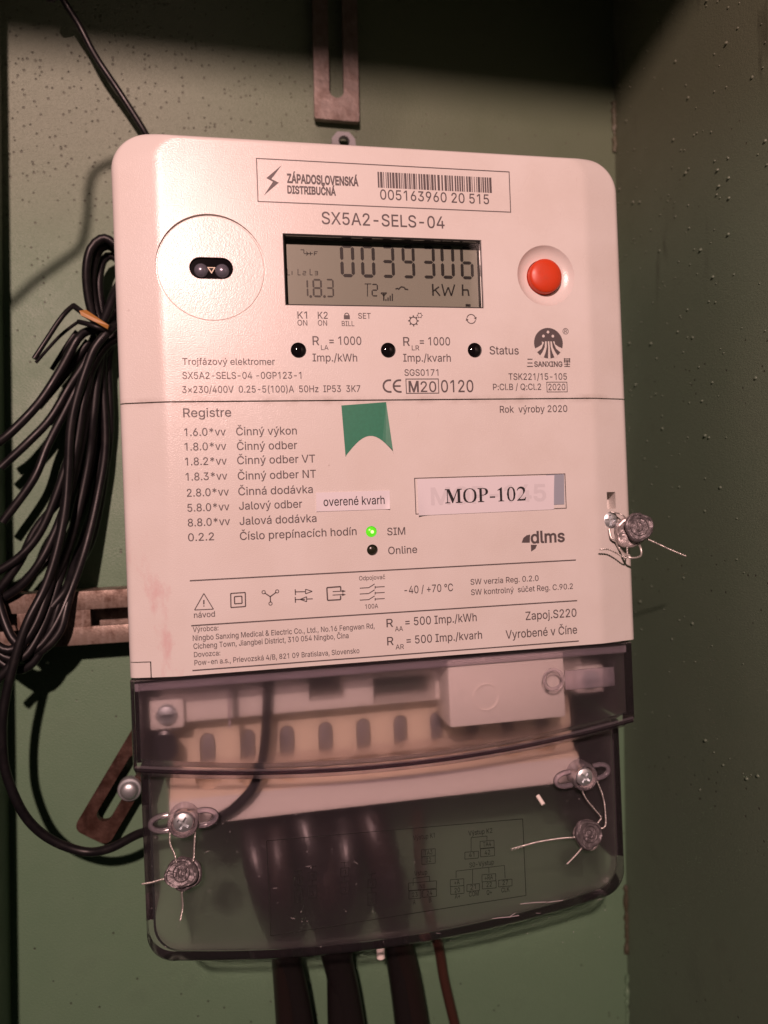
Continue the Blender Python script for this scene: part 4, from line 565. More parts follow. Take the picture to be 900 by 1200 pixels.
b = bmesh.new(); a, c = F(301.2, 186), F(597.4, 248.2); d1, d2 = F(301.7, 236.5), F(597.5, 201.3)
rect(b, (a.x+d1.x)/2, (c.x+d2.x)/2, (c.z+d1.z)/2, (a.z+d2.z)/2, .32, Y0); finish(b, 'print_frame', M_print, meter, 0)
b = bmesh.new(); poly(b, [F(290+x/2.8125, 170+y/2.8125) for x, y in ((112, 67), (62, 109), (84, 121), (54, 166), (103, 124), (79, 112))]); finish(b, 'lightning_emblem', M_print, meter, 0)
block('supplier_name', [('ZÁPADOSLOVENSKÁ', (336.6, 214.6), (420.2, 217.2), 9.8, 'H'), ('DISTRIBUČNÁ', (336.8, 226.6), (393.8, 228.8), 8.6, 'H')])
b = bmesh.new(); A, B = F(442.2, 201.3), F(577.3, 226.2); A2, B2 = F(442.2, 219.8), F(577.3, 208.4); z1, z0 = (A.z+B2.z)/2, (A2.z+B.z)/2; x = A.x; rnd = random.Random(12)
bars = []; t = 0
for i in range(46):
    wb = rnd.choice((1, 1, 2, 2, 3)); bars.append((t, wb)); t += wb+rnd.choice((1, 1, 1, 2))
k = (B.x-A.x)/t
for s, wb in bars: poly(b, [(A.x+s*k, Y0, z0), (A.x+(s+wb)*k*1.0, Y0, z0), (A.x+(s+wb)*k, Y0, z1), (A.x+s*k, Y0, z1)])
finish(b, 'barcode', M_print, meter, 0)
block('serial_number', [('005163960 20 515', (445.6, 234.2), (573.2, 238.8), 11.4)])
block('type_number', [('SX5A2-SELS-04', (377.1, 262.6), (521.1, 267.6), 14.0)])
def legend(bm):
    c = F(406.4, 370.6); poly(bm, [c+Vector(p) for p in ((-1.0, 0, -1.0), (1.0, 0, -1.0), (1.0, 0, .35), (-1.0, 0, .35))]); ring(bm, c+Vector((0, 0, .35)), .68, .3, Y0, 0, 180)
    for (px, py, r, n) in ((484.5, 376, 1.25, 8), (491.8, 369.6, .7, 6)):
        c = F(px, py); ring(bm, c, r, r*.26, Y0)
        for i in range(n):
            a = 2*math.pi*i/n; u = Vector((math.cos(a), 0, math.sin(a))); line(bm, c+u*r, c+u*r*1.5, r*.34)
    c = F(552.2, 373.8); ring(bm, c, 1.55, .3, Y0, 20, 165); ring(bm, c, 1.55, .3, Y0, 200, 345)
    for a in (20, 200):
        u = Vector((math.cos(math.radians(a)), 0, math.sin(math.radians(a)))); t = Vector((u.z, 0, -u.x)); poly(bm, [c+u*1.0, c+u*2.1, c+u*1.55+t*.9][::-1])
block('status_legend', [('K1', (348.7, 373.2), (360, 373.4), 8.2), ('ON', (348.7, 381.4), (360.2, 381.5), 6.4), ('K2', (372.5, 373.4), (384.2, 373.6), 8.0), ('ON', (372.6, 381.5), (383.4, 381.6), 6.2),
    ('BILL', (400.6, 382), (415.3, 382.2), 5.8), ('SET', (419.8, 373.3), (434.6, 373.6), 6.6)], extra=legend)
block('pulse_legend', [('R', (366.4, 404.4), (374.2, 404.5), 10.4), ('LA', (376.2, 410), (385.0, 410.1), 5.6), ('= 1000', (386, 404), (423.6, 404), 9.6), ('Imp./kWh', (366.4, 423.6), (418.7, 423.5), 9.0),
    ('R', (472.6, 405.2), (480.4, 405.3), 10.2), ('LR', (482.6, 410.4), (491.4, 410.5), 5.6), ('= 1000', (492, 404.6), (527.6, 404.6), 9.4), ('Imp./kvarh', (472.6, 423.8), (528.4, 423.7), 8.9), ('Status', (573.8, 415.2), (608, 415.4), 9.4)])
block('rating_text', [('Trojfázový elektromer', (213.8, 427.6), (322.2, 427.4), 7.6), ('SX5A2-SELS-04 -0GP123-1', (213.8, 444), (353.3, 443.8), 7.9), ('3×230/400V  0.25-5(100)A  50Hz  IP53  3K7', (213.6, 460.2), (422.4, 459.6), 7.9)])
def ce(bm):
    for cx, full in ((456, 0), (467.8, 1)):
        c = F(cx, 452.4); ring(bm, c, 1.95, .62, Y0, 90, 270)
        line(bm, c+Vector((0, 0, 1.95)), c+Vector((.75, 0, 1.95)), .62); line(bm, c+Vector((0, 0, -1.95)), c+Vector((.75, 0, -1.95)), .62)
        if full: line(bm, c+Vector((-1.7, 0, 0)), c+Vector((.5, 0, 0)), .55)
    a, c = F(475.6, 444.2), F(514.2, 460.7); rect(bm, a.x, c.x, c.z, a.z, .3, Y0)
block('approval_marks', [('SGS0171', (474, 440.2), (513.8, 440.4), 7.5), ('M', (479, 459.2), (491, 459.2), 12.4, 'B'), ('20', (493, 459.2), (511.5, 459.3), 12.2), ('0120', (517, 459.6), (555, 459.4), 14)], extra=ce)
# maker's round emblem: a disc cut by five pale rays under three dots
b = bmesh.new(); c0 = F(642.7, 402.2); R_ = 5.35; sc6 = R_/128.0
disc(b, c0, R_, Y0, 48)
def lg(x, y, yy=Y0-.03): return Vector((c0.x+(x-320)*sc6, yy, c0.z-(y-315)*sc6))
for x, yv in ((277, 256), (319, 222), (361, 256)): disc(b, lg(x, yv), .5, Y0-.03, 12, 1)
rays = [((262, 300), (262, 325), (232, 345), (195, 362), (196, 364), (215, 392), (255, 362), (280, 310)), ((290, 300), (284, 350), (262, 392), (238, 424), (268, 444), (291, 392), (303, 345), (303, 300)),
        ((313, 300), (316, 350), (310, 446), (332, 448), (330, 350), (327, 300)), ((337, 300), (338, 345), (350, 392), (372, 444), (402, 424), (378, 392), (356, 350), (349, 300)), ((360, 300), (386, 362), (425, 392), (446, 364), (445, 360), (408, 345), (378, 325), (374, 300))]
for r in rays: poly(b, [lg(x, yv) for x, yv in r], 1)
finish(b, 'maker_emblem', [M_print, M_body], meter, 0)
def maker(bm):
    ring(bm, F(662.7, 388.2), 1.0, .2, Y0)
    for yy, x0, x1 in ((421.0, 618, 624), (425.4, 618, 624), (429.4, 617.4, 624.6)): pl(bm, (x0, yy), (x1, yy), w=.34)
    for yy in (420.6, 424, 426.8, 429.4): pl(bm, (661.2, yy), (668, yy), w=.3)
    pl(bm, (661.3, 419.6), (661.3, 425), w=.3); pl(bm, (667.6, 419.6), (667.6, 425), w=.3); pl(bm, (664.6, 423), (664.6, 429.6), w=.32); pl(bm, (661.2, 422.3), (668, 422.3), w=.25)
block('maker_name', [('SANXING', (626, 429.7), (659.2, 429.6), 5.9, 'B'), ('R', (661.2, 390.2), (664.4, 390.2), 4.0)], extra=maker)
def bx(bm):
    a, c = F(640.6, 447.9), F(664.7, 459.2); rect(bm, a.x, c.x, c.z, a.z, .24, Y0)
block('approval_text', [('TSK221/15-105', (596, 445.1), (664.4, 445), 7.5), ('P:Cl.B / Q:Cl.2', (577.8, 457), (634.2, 457), 7.3), ('2020', (642.6, 457.2), (662.6, 457.2), 7.4)], extra=bx)
block('year_text', [('Rok  výroby 2020', (585.8, 483.4), (664.9, 482.9), 7.9)])
REG = [('1.6.0*vv', 216.1, 511, 264.7, 'Činný výkon', 276.8, 509.9, 348, 509.3), ('1.8.0*vv', 216.4, 528, 265.3, 'Činný odber', 277.7, 527, 348.4, 526.4), ('1.8.2*vv', 217, 545.3, 265.9, 'Činný odber VT', 278, 543.6, 369.5, 542.3),
       ('1.8.3*vv', 217.7, 563, 266.5, 'Činný odber NT', 278.7, 561.9, 370.5, 560), ('2.8.0*vv', 219, 581.7, 268.4, 'Činná dodávka', 279.3, 580.1, 366.7, 578), ('5.8.0*vv', 219.6, 599.2, 269, 'Jalový odber', 280.2, 597.3, 354.3, 594.9),
       ('8.8.0*vv', 220.2, 616.5, 269.7, 'Jalová dodávka', 280.8, 615, 371, 611.8), ('0.2.2', 220.5, 634, 251, 'Číslo prepínacích hodín', 281.2, 632.5, 418, 627.2)]
block('register_list', [('Registre', (214.8, 488.6), (271.2, 488.4), 10.2)]+[(r[0], (r[1], r[2]), (r[3], r[2]-.8), 9.0) for r in REG]+[(r[4], (r[5], r[6]), (r[7], r[8]), 9.2) for r in REG])
block('link_legend', [('SIM', (453.8, 627), (475, 626.6), 8.6), ('Online', (455, 649), (489, 648.4), 8.6)])
def swoosh(bm):
    q = lambda x, y: F(470+x/2.5, 540+y/2.5)
    poly(bm, [q(*p) for p in ((353, 240), (358, 226), (368, 218), (378, 216), (377, 240))]); poly(bm, [q(*p) for p in ((380, 246), (398, 246), (394, 257), (381, 266))])
block('protocol_mark', [('dlms', (622, 636.8), (662, 634.4), 13.5, 'B')], extra=swoosh)
b = bmesh.new()
for a, c in (((222.4, 680.0), (674.8, 656.8)), ((224, 732.2), (676.4, 704.8)), ((225.5, 784.9), (678.2, 752.0))):
    p, q = F(*a), F(*c); z = (p.z+q.z)/2; line(b, (p.x, Y0, z), (q.x, Y0, z), .42)
finish(b, 'rule_lines', M_print, meter, 0)
def icons(bm):
    q = lambda x, y: (200+x/3.214, 660+y/3.214)
    pl(bm, q(125, 114), q(161, 173), q(90, 176), w=.3, close=True); pl(bm, q(125, 138), q(125, 155), w=.42); pl(bm, q(125, 159), q(125, 163), w=.42)
    pl(bm, q(226, 114), q(281, 110), q(282, 163), q(227, 167), w=.38, close=True); pl(bm, q(240, 126), q(268, 124), q(269, 151), q(241, 153), w=.38, close=True)
    pl(bm, q(354, 112), q(375, 126), q(398, 109), w=.36); pl(bm, q(375, 126), q(376, 148), w=.36)
    for k in ((350, 109), (401, 106), (376, 152)): ring(bm, F(*q(*k)), .52, .26, Y0)
    for yy, s in ((107, 1), (136, -1)):
        pl(bm, q(469, yy-9), q(470, yy+13), w=.34); pl(bm, q(469, yy+1), q(506, yy), w=.32)
        if s > 0: pl(bm, q(508, yy-9), q(533, yy-1), q(508, yy+8), w=.3, close=True)
        else: pl(bm, q(535, yy-2), q(512, yy-1), w=.32); pl(bm, q(512, yy-10), q(488, yy), q(512, yy+9), w=.3, close=True)
    pl(bm, q(641, 104), q(640, 88), q(588, 92), q(591, 140), q(640, 137), q(640, 122), w=.45)
    for yy in (106, 119): pl(bm, q(610, yy+1), q(648, yy-1), w=.3); poly(bm, [F(*q(646, yy-6)), F(*q(646, yy+5)), F(*q(660, yy-1))])
    for yy in (94, 116, 139):
        pl(bm, q(712, yy), q(746, yy-2), w=.3); pl(bm, q(746, yy-2), q(768, yy-16), w=.3); pl(bm, q(770, yy-8), q(770, yy+2), w=.3); pl(bm, q(770, yy-4), q(806, yy-6), w=.3)
block('symbol_row', [('návod', (227.4, 723.9), (252, 722.8), 6.6), ('Odpojovač', (420.8, 680.2), (451.4, 678.4), 5.0), ('100A', (428, 713.4), (443.2, 712.6), 5.2), ('-40 / +70 °C', (474, 695.6), (531, 692.8), 8.8),
    ('SW verzia Reg. 0.2.0', (551.4, 685), (631.2, 680.8), 6.5), ('SW kontrolný  súčet Reg. C.90.2', (552, 696.6), (671.4, 690.8), 6.5)], extra=icons)
block('address_text', [('Výrobca:', (226, 740.6), (256, 738.6), 5.9), ('Ningbo Sanxing Medical & Electric Co., Ltd., No.16 Fengwan Rd,', (226, 750.6), (439, 736.6), 6.2), ('Cicheng Town, Jiangbei District, 310 054 Ningbo, Čina', (226.8, 761), (408.5, 747.2), 6.2),
    ('Dovozca:', (227.4, 770), (258.2, 768), 5.9), ('Pow-en a.s., Prievozská 4/B, 821 09 Bratislava, Slovensko', (228, 780.6), (421.2, 764.4), 6.0)])
block('constants_text', [('R', (453, 735), (460.8, 734.5), 9.6), ('AA', (462.9, 739.8), (472.3, 739.2), 5.6), ('= 500 Imp./kWh', (475, 732.7), (558.7, 728.4), 9.4), ('R', (453.8, 756.2), (461.4, 755.7), 9.6), ('AR', (463.6, 761), (473.4, 760.4), 5.6), ('= 500 Imp./kvarh', (476.4, 754.1), (565, 749), 9.2),
    ('Zapoj.S220', (616, 725.8), (675.7, 723.3), 9.6), ('Vyrobené v Číne', (592.7, 747.6), (676.4, 743.2), 9.6)])

# stickers
b = bmesh.new(); top_ = [at(400, 475.2), at(452.4, 471.2)]; outl = [(400, 475.2), (452.4, 471.2), (459.4, 526)]
ar = []
for i in range(15):
    t = i/14; a = math.pi*t; ar.append((458.6-53.6*t*1.0+1.0, 527.5+5.5*t-math.sin(a)*19.5))
outl = [(400, 475.2), (452.4, 471.2)]+[(460.2, 530.4)]+ar+[(405.0, 535.6)]
vs = [at(*p) for p in outl]
for v_ in vs: v_.y = -.10-(.9*max(0, (v_.x-(vs[1].x-1))/3) if v_.z < vs[0].z-10 else 0)
lo_, hi_ = [b.verts.new(q) for q in vs], [b.verts.new(q+Vector((0, .07, 0))) for q in vs]
for t in tessellate_polygon([[Vector((q.x, q.z, 0)) for q in vs]]): b.faces.new([lo_[i] for i in t]); b.faces.new([hi_[i] for i in t])
for i in range(len(vs)): j = (i+1) % len(vs); b.faces.new((lo_[i], lo_[j], hi_[j], hi_[i]))
bmesh.ops.recalc_face_normals(b, faces=b.faces)
finish(b, 'green_sticker', M_green, meter, 0)
def sticker(name, corners, m, y, t=.07, lift=(), **kw):
    """paper strip on the face; lift = (corner u, corner v, height) turns a corner up"""
    b = bmesh.new(); q = [at(*p) for p in corners]; nu, nv = 30, 6
    def pt(u, v, off):
        p = (q[0]*(1-u)+q[1]*u)*(1-v)+(q[3]*(1-u)+q[2]*u)*v; p.y = y+off
        for cu, cv, h in lift: d = max(0, 1-(abs(u-cu)*11+abs(v-cv)*.9)); p.y -= h*d*d
        return p
    A = [[b.verts.new(pt(i/nu, j/nv, 0)) for i in range(nu+1)] for j in range(nv+1)]; B = [[b.verts.new(pt(i/nu, j/nv, t)) for i in range(nu+1)] for j in range(nv+1)]
    for j in range(nv):
        for i in range(nu):
            b.faces.new((A[j][i], A[j][i+1], A[j+1][i+1], A[j+1][i])); b.faces.new((B[j][i], B[j+1][i], B[j+1][i+1], B[j][i+1]))
    for P_, Q_ in ((A[0], B[0]), (A[-1][::-1], B[-1][::-1]), ([r[-1] for r in A], [r[-1] for r in B]), ([r[0] for r in A][::-1], [r[0] for r in B][::-1])):
        for i in range(len(P_)-1): b.faces.new((P_[i], Q_[i], Q_[i+1], P_[i+1]))
    bmesh.ops.recalc_face_normals(b, faces=b.faces); return finish(b, name, m, meter, 30, **kw)
s1 = sticker('verified_label', [(370.5, 577.4), (456.6, 574.9), (456.6, 596.6), (370.6, 599.6)], M_white, -.22, .14, ((1, 1, .5), (0, 1, .2)))
b = bmesh.new(); text(b, 'overené kvarh', (379.2, 593.0), (450.7, 590.6), 9.8, -.25); finish(b, 'label_lettering', M_black, s1, 0)
b = bmesh.new(); a, c = F(486.4, 560.6), F(663, 595.2); d1, d2 = F(486.8, 602.8), F(662.4, 555.2); rect(b, (a.x+d1.x)/2, (c.x+d2.x)/2, (c.z+d1.z)/2, (a.z+d2.z)/2, .3, Y0); finish(b, 'print_frame', M_print, meter, 0)
sticker('underlying_label', [(640, 556.6), (660.8, 555.6), (661.2, 591), (640, 592)], M_blueg, -.13, .05, label='blue-grey strip showing beside white label')
s2 = sticker('number_label', [(488.8, 561.4), (648.6, 557.0), (648.8, 597.0), (489.8, 604.2)], M_white, -.22, .08, ((0, 1, 1.0), (1, 0, .5)))
b = bmesh.new(); text(b, 'MOP-145', (505, 591.4), (640, 586.4), 19, -.245, 'B'); finish(b, 'ghost_lettering', mat('ghost_ink', (.655, .645, .69), .45), s2, 0)
b = bmesh.new(); text(b, 'MOP-102', (521.6, 589.8), (616.4, 586.6), 16.4, -.27, 'S'); finish(b, 'label_lettering', M_black, s2, 0)

# hanging lug on top of the base
lug = at(402, 167, 71); b = bmesh.new()
P_ = [(lug.x-5.5, lug.z-8), (lug.x-5.0, lug.z+.8), (lug.x-2.6, lug.z+3.6), (lug.x+2.6, lug.z+3.6), (lug.x+5.0, lug.z+.8), (lug.x+5.5, lug.z-8)]
loft(b, [[Vector((x, y, z)) for x, z in P_] for y in (69, 72)]); bmesh.ops.recalc_face_normals(b, faces=b.faces)
o = finish(b, 'hanging_lug', mat('grey_plastic', (.36, .36, .38), .4), meter, 0); c = bmesh.new(); lathe(c, [(2.4, -80), (2.4, -60)], (lug.x+.2, 0, lug.z-.4), n=24); cut(o, [c])

# ------------------------------------------------------------------ terminal chamber
b = bmesh.new(); box(b, -82, 82, 66, 73.5, -152, -86.3, .5); finish(b, 'terminal_tray', M_ivory, meter, 30)
b = bmesh.new(); box(b, -79, 74, 17, 65.9, -105.9, -87.4, .8); ledge = finish(b, 'terminal_ledge', M_ivory, meter, 30)
cs = []
for px in ((362, 405), (438, 512)):
    a, d = at(px[0], 797, 15), at(px[1], 820, 15); c = bmesh.new(); box(c, a.x, d.x, 10, 42, d.z, a.z); cs.append(c)
cut(ledge, cs)
for px in ((362, 405), (438, 512)):
    a, d = at(px[0], 797, 30), at(px[1], 820, 30); b = bmesh.new(); box(b, a.x+.2, d.x-.2, 32, 40, d.z+.2, a.z-.2); finish(b, 'circuit_board', mat('board_green', (.012, .05, .028), .4), ledge, 0)
# terminal block with screw wells
prof = [(27, -106), (25, -128.5), (19.5, -132.8), (18.8, -141.4), (65, -141.4), (65, -106)]
b = bmesh.new(); loft(b, [[Vector((x, y, z)) for y, z in prof] for x in (-77, 72.5)]); bmesh.ops.recalc_face_normals(b, faces=b.faces)
blk = finish(b, 'terminal_block', [M_cream, M_ivory], meter, 30); cs = []
for f in blk.data.polygons:
    if f.center.z < -.1325 and f.normal.y < -.7: f.material_index = 1
TX = [-64+13.9*i for i in range(10)]; TX = [x for x in TX if x < 68]
for x in TX:
    c = bmesh.new(); loft(c, [[Vector((x+xx, y, -118.5+zz)) for xx, zz in arc(0, 3.2, 2.7, 0, 180, 8)+arc(0, -3.2, 2.7, 180, 360, 8)] for y in (15, 30.5)]); cs.append(c)
    c = bmesh.new(); lathe(c, [(4.9, 0), (4.9, 9)], (x, 26.6, -134.5), Vector((0, 0, 1)), n=24); cs.append(c)
cut(blk, cs)
for x in TX:
    b = bmesh.new(); loft(b, [[Vector((x+xx*k, y, -118.5+zz*k)) for xx, zz in arc(0, 3.0, 2.5, 0, 180, 8)+arc(0, -3.0, 2.5, 180, 360, 8)] for y, k in ((30.4, 1), (28.4, 1), (27.8, .8))]); bmesh.ops.recalc_face_normals(b, faces=b.faces)
    finish(b, 'terminal_clamp', M_clamp, blk, 40)
# relay module with a clear screw tab, close behind the window
a, d = at(526, 783, 2.5), at(665, 846, 2.5)
b = bmesh.new(); box(b, a.x, d.x, 3.5, 22, d.z+1.5, -88, .6); mod = finish(b, 'relay_module', M_ivory, meter, 30)
c0_ = at(570, 817, 3.5); b = bmesh.new(); lathe(b, [(4.7, -.1), (4.7, .25), (4.3, .25), (4.3, -.1)], (c0_.x, 3.5, c0_.z), n=40, cap0=False, cap1=False); finish(b, 'embossed_ring', M_ivory, mod, 40)
for (px, py) in ((195, 838), (693, 797)):
    p = at(px, py, 12); b = bmesh.new(); lathe(b, [(3.4, -8), (3.4, 0), (2.9, .7), (1.2, 1.1), (.05, 1.15)], (p.x, 12, p.z), n=28, cap0=False); box(b, p.x-2.2, p.x+2.2, 10.7, 11.2, p.z-.35, p.z+.35, mi=1); finish(b, 'chamber_screw', [M_screw, M_hole], meter, 40)
    b = bmesh.new(); box(b, p.x-5.5, p.x+5.5, 13, 60, p.z-5, p.z+5, .8); finish(b, 'screw_pillar', M_ivory, meter, 30)
p = at(193, 878, 12); b = bmesh.new(); lathe(b, [(3.4, -4), (4.2, 0), (3.4, .5), (2.6, -1.5), (.1, -1.6)], (p.x, 14, p.z), n=24, cap0=False, squash=1.3); finish(b, 'cable_gland', M_dark, meter, 40)

# ------------------------------------------------------------------ clear covers
def cover_loop(half, zt, zs, drop, rad=0, n=40):
    """closed outline: across the top, down the right, along the bowed bottom, up the left"""
    pts = [(-half, zt), (-half*.33, zt), (half*.33, zt), (half, zt)]
    zz = lambda x: zs-drop*(1-(x/half)**2)
    w = half-rad; bot = [(w-2*w*i/n, zz(w-2*w*i/n)) for i in range(n+1)]
    if rad:
        ze = zz(w); q = [math.radians(90*i/9) for i in range(9)]
        right = [(w+rad*math.cos(a), ze+rad*(1-math.sin(a))) for a in q]
        bot = right+bot+[(-x, z) for x, z in reversed(right)]
    return pts+bot
def cover(name, layers_out, layers_in, mats, parent=meter):
    bm = bmesh.new(); o = [[Vector((x, y, z)) for x, z in lp] for y, lp in layers_out]; i = [[Vector((x, y, z)) for x, z in lp] for y, lp in layers_in]
    seq = o+i[::-1]; rows = loft(bm, seq, True, True); n_out = len(o); bm.faces.ensure_lookup_table()
    bmesh.ops.recalc_face_normals(bm, faces=bm.faces)
    inn = set(v for r in rows[n_out:] for v in r)
    for f in bm.faces:
        if all(v in inn for v in f.verts): f.material_index = 1
    return finish(bm, name, mats, parent, 32)
Hc = 85.6
cl = lambda i, dz=0, rad=0: cover_loop(Hc-i, -87.2-i*.4, -114.6+i-dz, 7.2, rad)
co = cover('terminal_cover', [(0, cl(1.2)), (.35, cl(.35)), (1.2, cl(0)), (9.4, cl(.0, 5.2))], [(2.2, cl(2.4)), (3.4, cl(2.0)), (9.4, cl(2.0, 3.6))], [M_out, M_in])
Hl = 84.9
def u_chain(i, ztop):
    lp = cover_loop(Hl-i, ztop, -180.5+i, 8.0, 9.5); return lp[3:]+[lp[0]]      # right top, down, along the bottom, up to left top
def open_shell(name, outer, inner, mats, parent):
    """a tray without a top: front pane, two sides and a bowed bottom, all with real wall thickness"""
    bm = bmesh.new(); seq = [[Vector((x, y, z)) for x, z in lp] for y, lp in outer+inner[::-1]]
    rows = loft(bm, seq, True, True, 0, False)
    bm.faces.new([r[0] for r in rows]); bm.faces.new([r[-1] for r in rows][::-1]); bm.faces.new((rows[0][0], rows[0][-1], rows[-1][-1], rows[-1][0]))
    bmesh.ops.recalc_face_normals(bm, faces=bm.faces); inn = set(v for r in rows[len(outer):] for v in r)
    for f in bm.faces:
        if all(v in inn for v in f.verts): f.material_index = 1
    return finish(bm, name, mats, parent, 32)
ZP, ZS = -117.5, -117.3
lw = open_shell('cable_cover', [(9.5, u_chain(2.2, ZP)), (9.9, u_chain(1.1, ZP)), (10.8, u_chain(.3, ZP)), (12.0, u_chain(0, ZP)), (17, u_chain(-.05, ZP))],
    [(11.7, u_chain(3.0, ZP)), (12.6, u_chain(2.2, ZP)), (17, u_chain(2.1, ZP))], [M_out, M_in2], meter)
for sx in (-1, 1):
    b = bmesh.new(); x0, x1 = sorted((sx*82.9, sx*84.95)); yd = 36 if sx < 0 else 66
    pf = [(17.05, -170.5), (yd, -170.5)]+([(36, -139), (66, -139)] if sx < 0 else [])+[(66, -117.2), (17.05, -117.2)]
    loft(b, [[Vector((x, y, z)) for y, z in pf] for x in (x0, x1)]); bmesh.ops.recalc_face_normals(b, faces=b.faces); finish(b, 'cover_side', M_side, lw, 30)
co.data.materials.append(M_edge)
for f in co.data.polygons:
    if f.normal.z < -.3 and f.material_index == 0: f.material_index = 2
b = bmesh.new(); tube(b, [Vector((x, 1.0, -114.6-7.2*(1-(x/85.6)**2)-.3)) for x in [-84.9+169.8*i/40 for i in range(41)]], .75, 8, raw=True); finish(b, 'edge_bead', M_bead, co, 60)
b = bmesh.new(); box(b, -84.6, 84.6, 2.6, 5.2, -91.2, -87.9, .5); finish(b, 'cover_rim', M_rim, co, 30)
for sx in (-1, 1):
    b = bmesh.new(); x0, x1 = sorted((sx*83.5, sx*85.6)); box(b, x0, x1, 9.45, 66, -115.6, -87.7, .3); finish(b, 'cover_side', M_side, co, 30)
# moulded details of the covers
for px, py, r in ((648, 796, 3.1),):
    p = at(px, py, 0); b = bmesh.new(); lathe(b, [(r+.9, -.0), (r+.9, .8), (r+.3, 1.2), (r-.4, .6), (r-.4, 0)], (p.x, -.05, p.z), n=36, cap0=False, cap1=False); finish(b, 'moulded_ring', M_edge, co, 50)
a, d = at(600, 785, -.5), at(721, 824, -.5); b = bmesh.new(); box(b, (at(661, 800)).x, d.x, -.9, -.05, at(690, 806).z, at(690, 783).z, .3); finish(b, 'moulded_tab', M_edge, co, 30)
p = at(267, 800, 0); q = at(267, 856, 0); b = bmesh.new(); box(b, p.x-.35, p.x+.35, 2.4, 11, q.z, p.z); finish(b, 'moulded_rib', M_edge, co, 0)
p = at(632, 938, 8); b = bmesh.new(); tube(b, [p+Vector((0, 1.4, 1.2)), p+Vector((1.0, -1.2, -1.2))], .8, 10); finish(b, 'moulded_pin', M_ivory, lw, 40)
p = at(446, 1116, 40); b = bmesh.new(); lathe(b, [(1.6, -2), (1.6, 2), (1.0, 2.6), (.1, 2.7)], p, Vector((0, 0, -1)), n=14); finish(b, 'moulded_pin', M_ivory, lw, 40)
# seal screws in winged bosses
def boss(px, py, tilt):
    p = at(px, py, 6)
    b = bmesh.new(); lathe(b, [(4.9, -3.4), (4.9, 1.6), (4.5, 2.2), (3.9, 2.3), (3.6, 1.4), (3.6, -2)], (p.x, 6, p.z), n=36, cap0=False)
    bo = finish(b, 'screw_boss', M_edge, lw, 40)
    for s in (-1, 1):
        b = bmesh.new(); u = Vector((s*math.cos(tilt), 0, s*math.sin(tilt))); w_ = Vector((-u.z, 0, u.x)); P0 = Vector((p.x, 6.4, p.z))
        tube(b, [P0+u*4.6+w_*2.4, P0+u*7.5+w_*2.3, P0+u*9.6+w_*1.4, P0+u*10.3, P0+u*9.6-w_*1.4, P0+u*7.5-w_*2.3, P0+u*4.6-w_*2.4], .95, 10, .8); finish(b, 'seal_wing', M_edge, lw, 60)
    b = bmesh.new(); lathe(b, [(3.2, -2), (3.2, .2), (3.0, .7), (2.4, 1.1), (1.2, 1.35), (.05, 1.4)], (p.x, 5.0, p.z), n=28); bmesh.ops.recalc_face_normals(b, faces=b.faces)
    sc = finish(b, 'seal_screw', M_screw, lw, 50); c1 = bmesh.new()
    box(c1, p.x-2.0, p.x+2.0, 2, 4.9, p.z-.5, p.z+.5); c2 = bmesh.new(); box(c2, p.x-.5, p.x+.5, 2, 4.9, p.z-2.0, p.z+2.0)
    rr = Matrix.Rotation(.6, 3, 'Y')
    for k in (c1, c2): bmesh.ops.rotate(k, verts=k.verts, cent=p, matrix=rr)
    cut(sc, [c1, c2]); return p
BL = boss(215, 962, 0.03); BR = boss(683, 909, 0.12)
# screw in the right edge of the lower cover
p = at(713.5, 609.5, 1.5); b = bmesh.new(); lathe(b, [(2.9, -3), (2.9, .2), (2.7, .7), (2.0, 1.1), (.9, 1.3), (.05, 1.35)], (p.x, 1.6, p.z), Vector((-.1, -1, 0)), n=28); bmesh.ops.recalc_face_normals(b, faces=b.faces); sc = finish(b, 'seal_screw', M_screw, meter, 50); SR = p
c1 = bmesh.new(); box(c1, p.x-1.9, p.x+1.9, -1, 1.1, p.z-.45, p.z+.45); c2 = bmesh.new(); box(c2, p.x-.45, p.x+.45, -1, 1.1, p.z-1.9, p.z+1.9); cut(sc, [c1, c2])
# wiring diagram printed on the cable cover
DY = 9.42
b = bmesh.new()
def D(x, y): p = at(420+x/4.0909, 940+y/4.0909, 9.5); p.y = DY; return p
def dp(*pts, w=.22, close=False):
    q = [D(*p) for p in pts]
    if close: q.append(q[0])
    for a, c in zip(q, q[1:]): line(b, a, c, w)
def dbox(x0, y0, x1, y1, s): 
    dp((x0, y0), (x1, y0-6*(x1-x0)/70), (x1, y1-6*(x1-x0)/70), (x0, y1), close=True)
    text(b, s, (420+(x0+x1)/2/4.0909-3.2*len(s)/2, 940+(y1-9)/4.0909), (420+(x0+x1)/2/4.0909+3.2*len(s)/2, 940+(y1-12)/4.0909), 5.4, DY, base=9.5)
def dtext(s, x0, x1, y, cap=5.6): text(b, s, (420+x0/4.0909, 940+y/4.0909), (420+x1/4.0909, 940+(y-.08*(x1-x0))/4.0909), cap, DY, base=9.5)
dp((-440, 185), (787, 80), (803, 447), (-420, 640), w=.26, close=True)
dtext('Výstup K2', 527, 642, 158); dp((540, 235), (540, 170), (616, 162), (616, 185)); dbox(510, 240, 575, 273, '41'); dbox(583, 188, 650, 222, 'TA4'); dbox(585, 224, 652, 262, '42')
dtext('S0-Výstup', 532, 650, 310); dp((468, 365), (468, 330), (700, 303), (703, 365)); dp((547, 390), (547, 322)); dp((625, 340), (625, 312))
dbox(440, 372, 505, 405, '+A'); dbox(442, 405, 506, 442, '20'); dbox(520, 395, 580, 428, '21'); dbox(592, 348, 658, 382, '+RA'); dbox(594, 382, 660, 416, '22'); dbox(672, 374, 736, 406, '27')
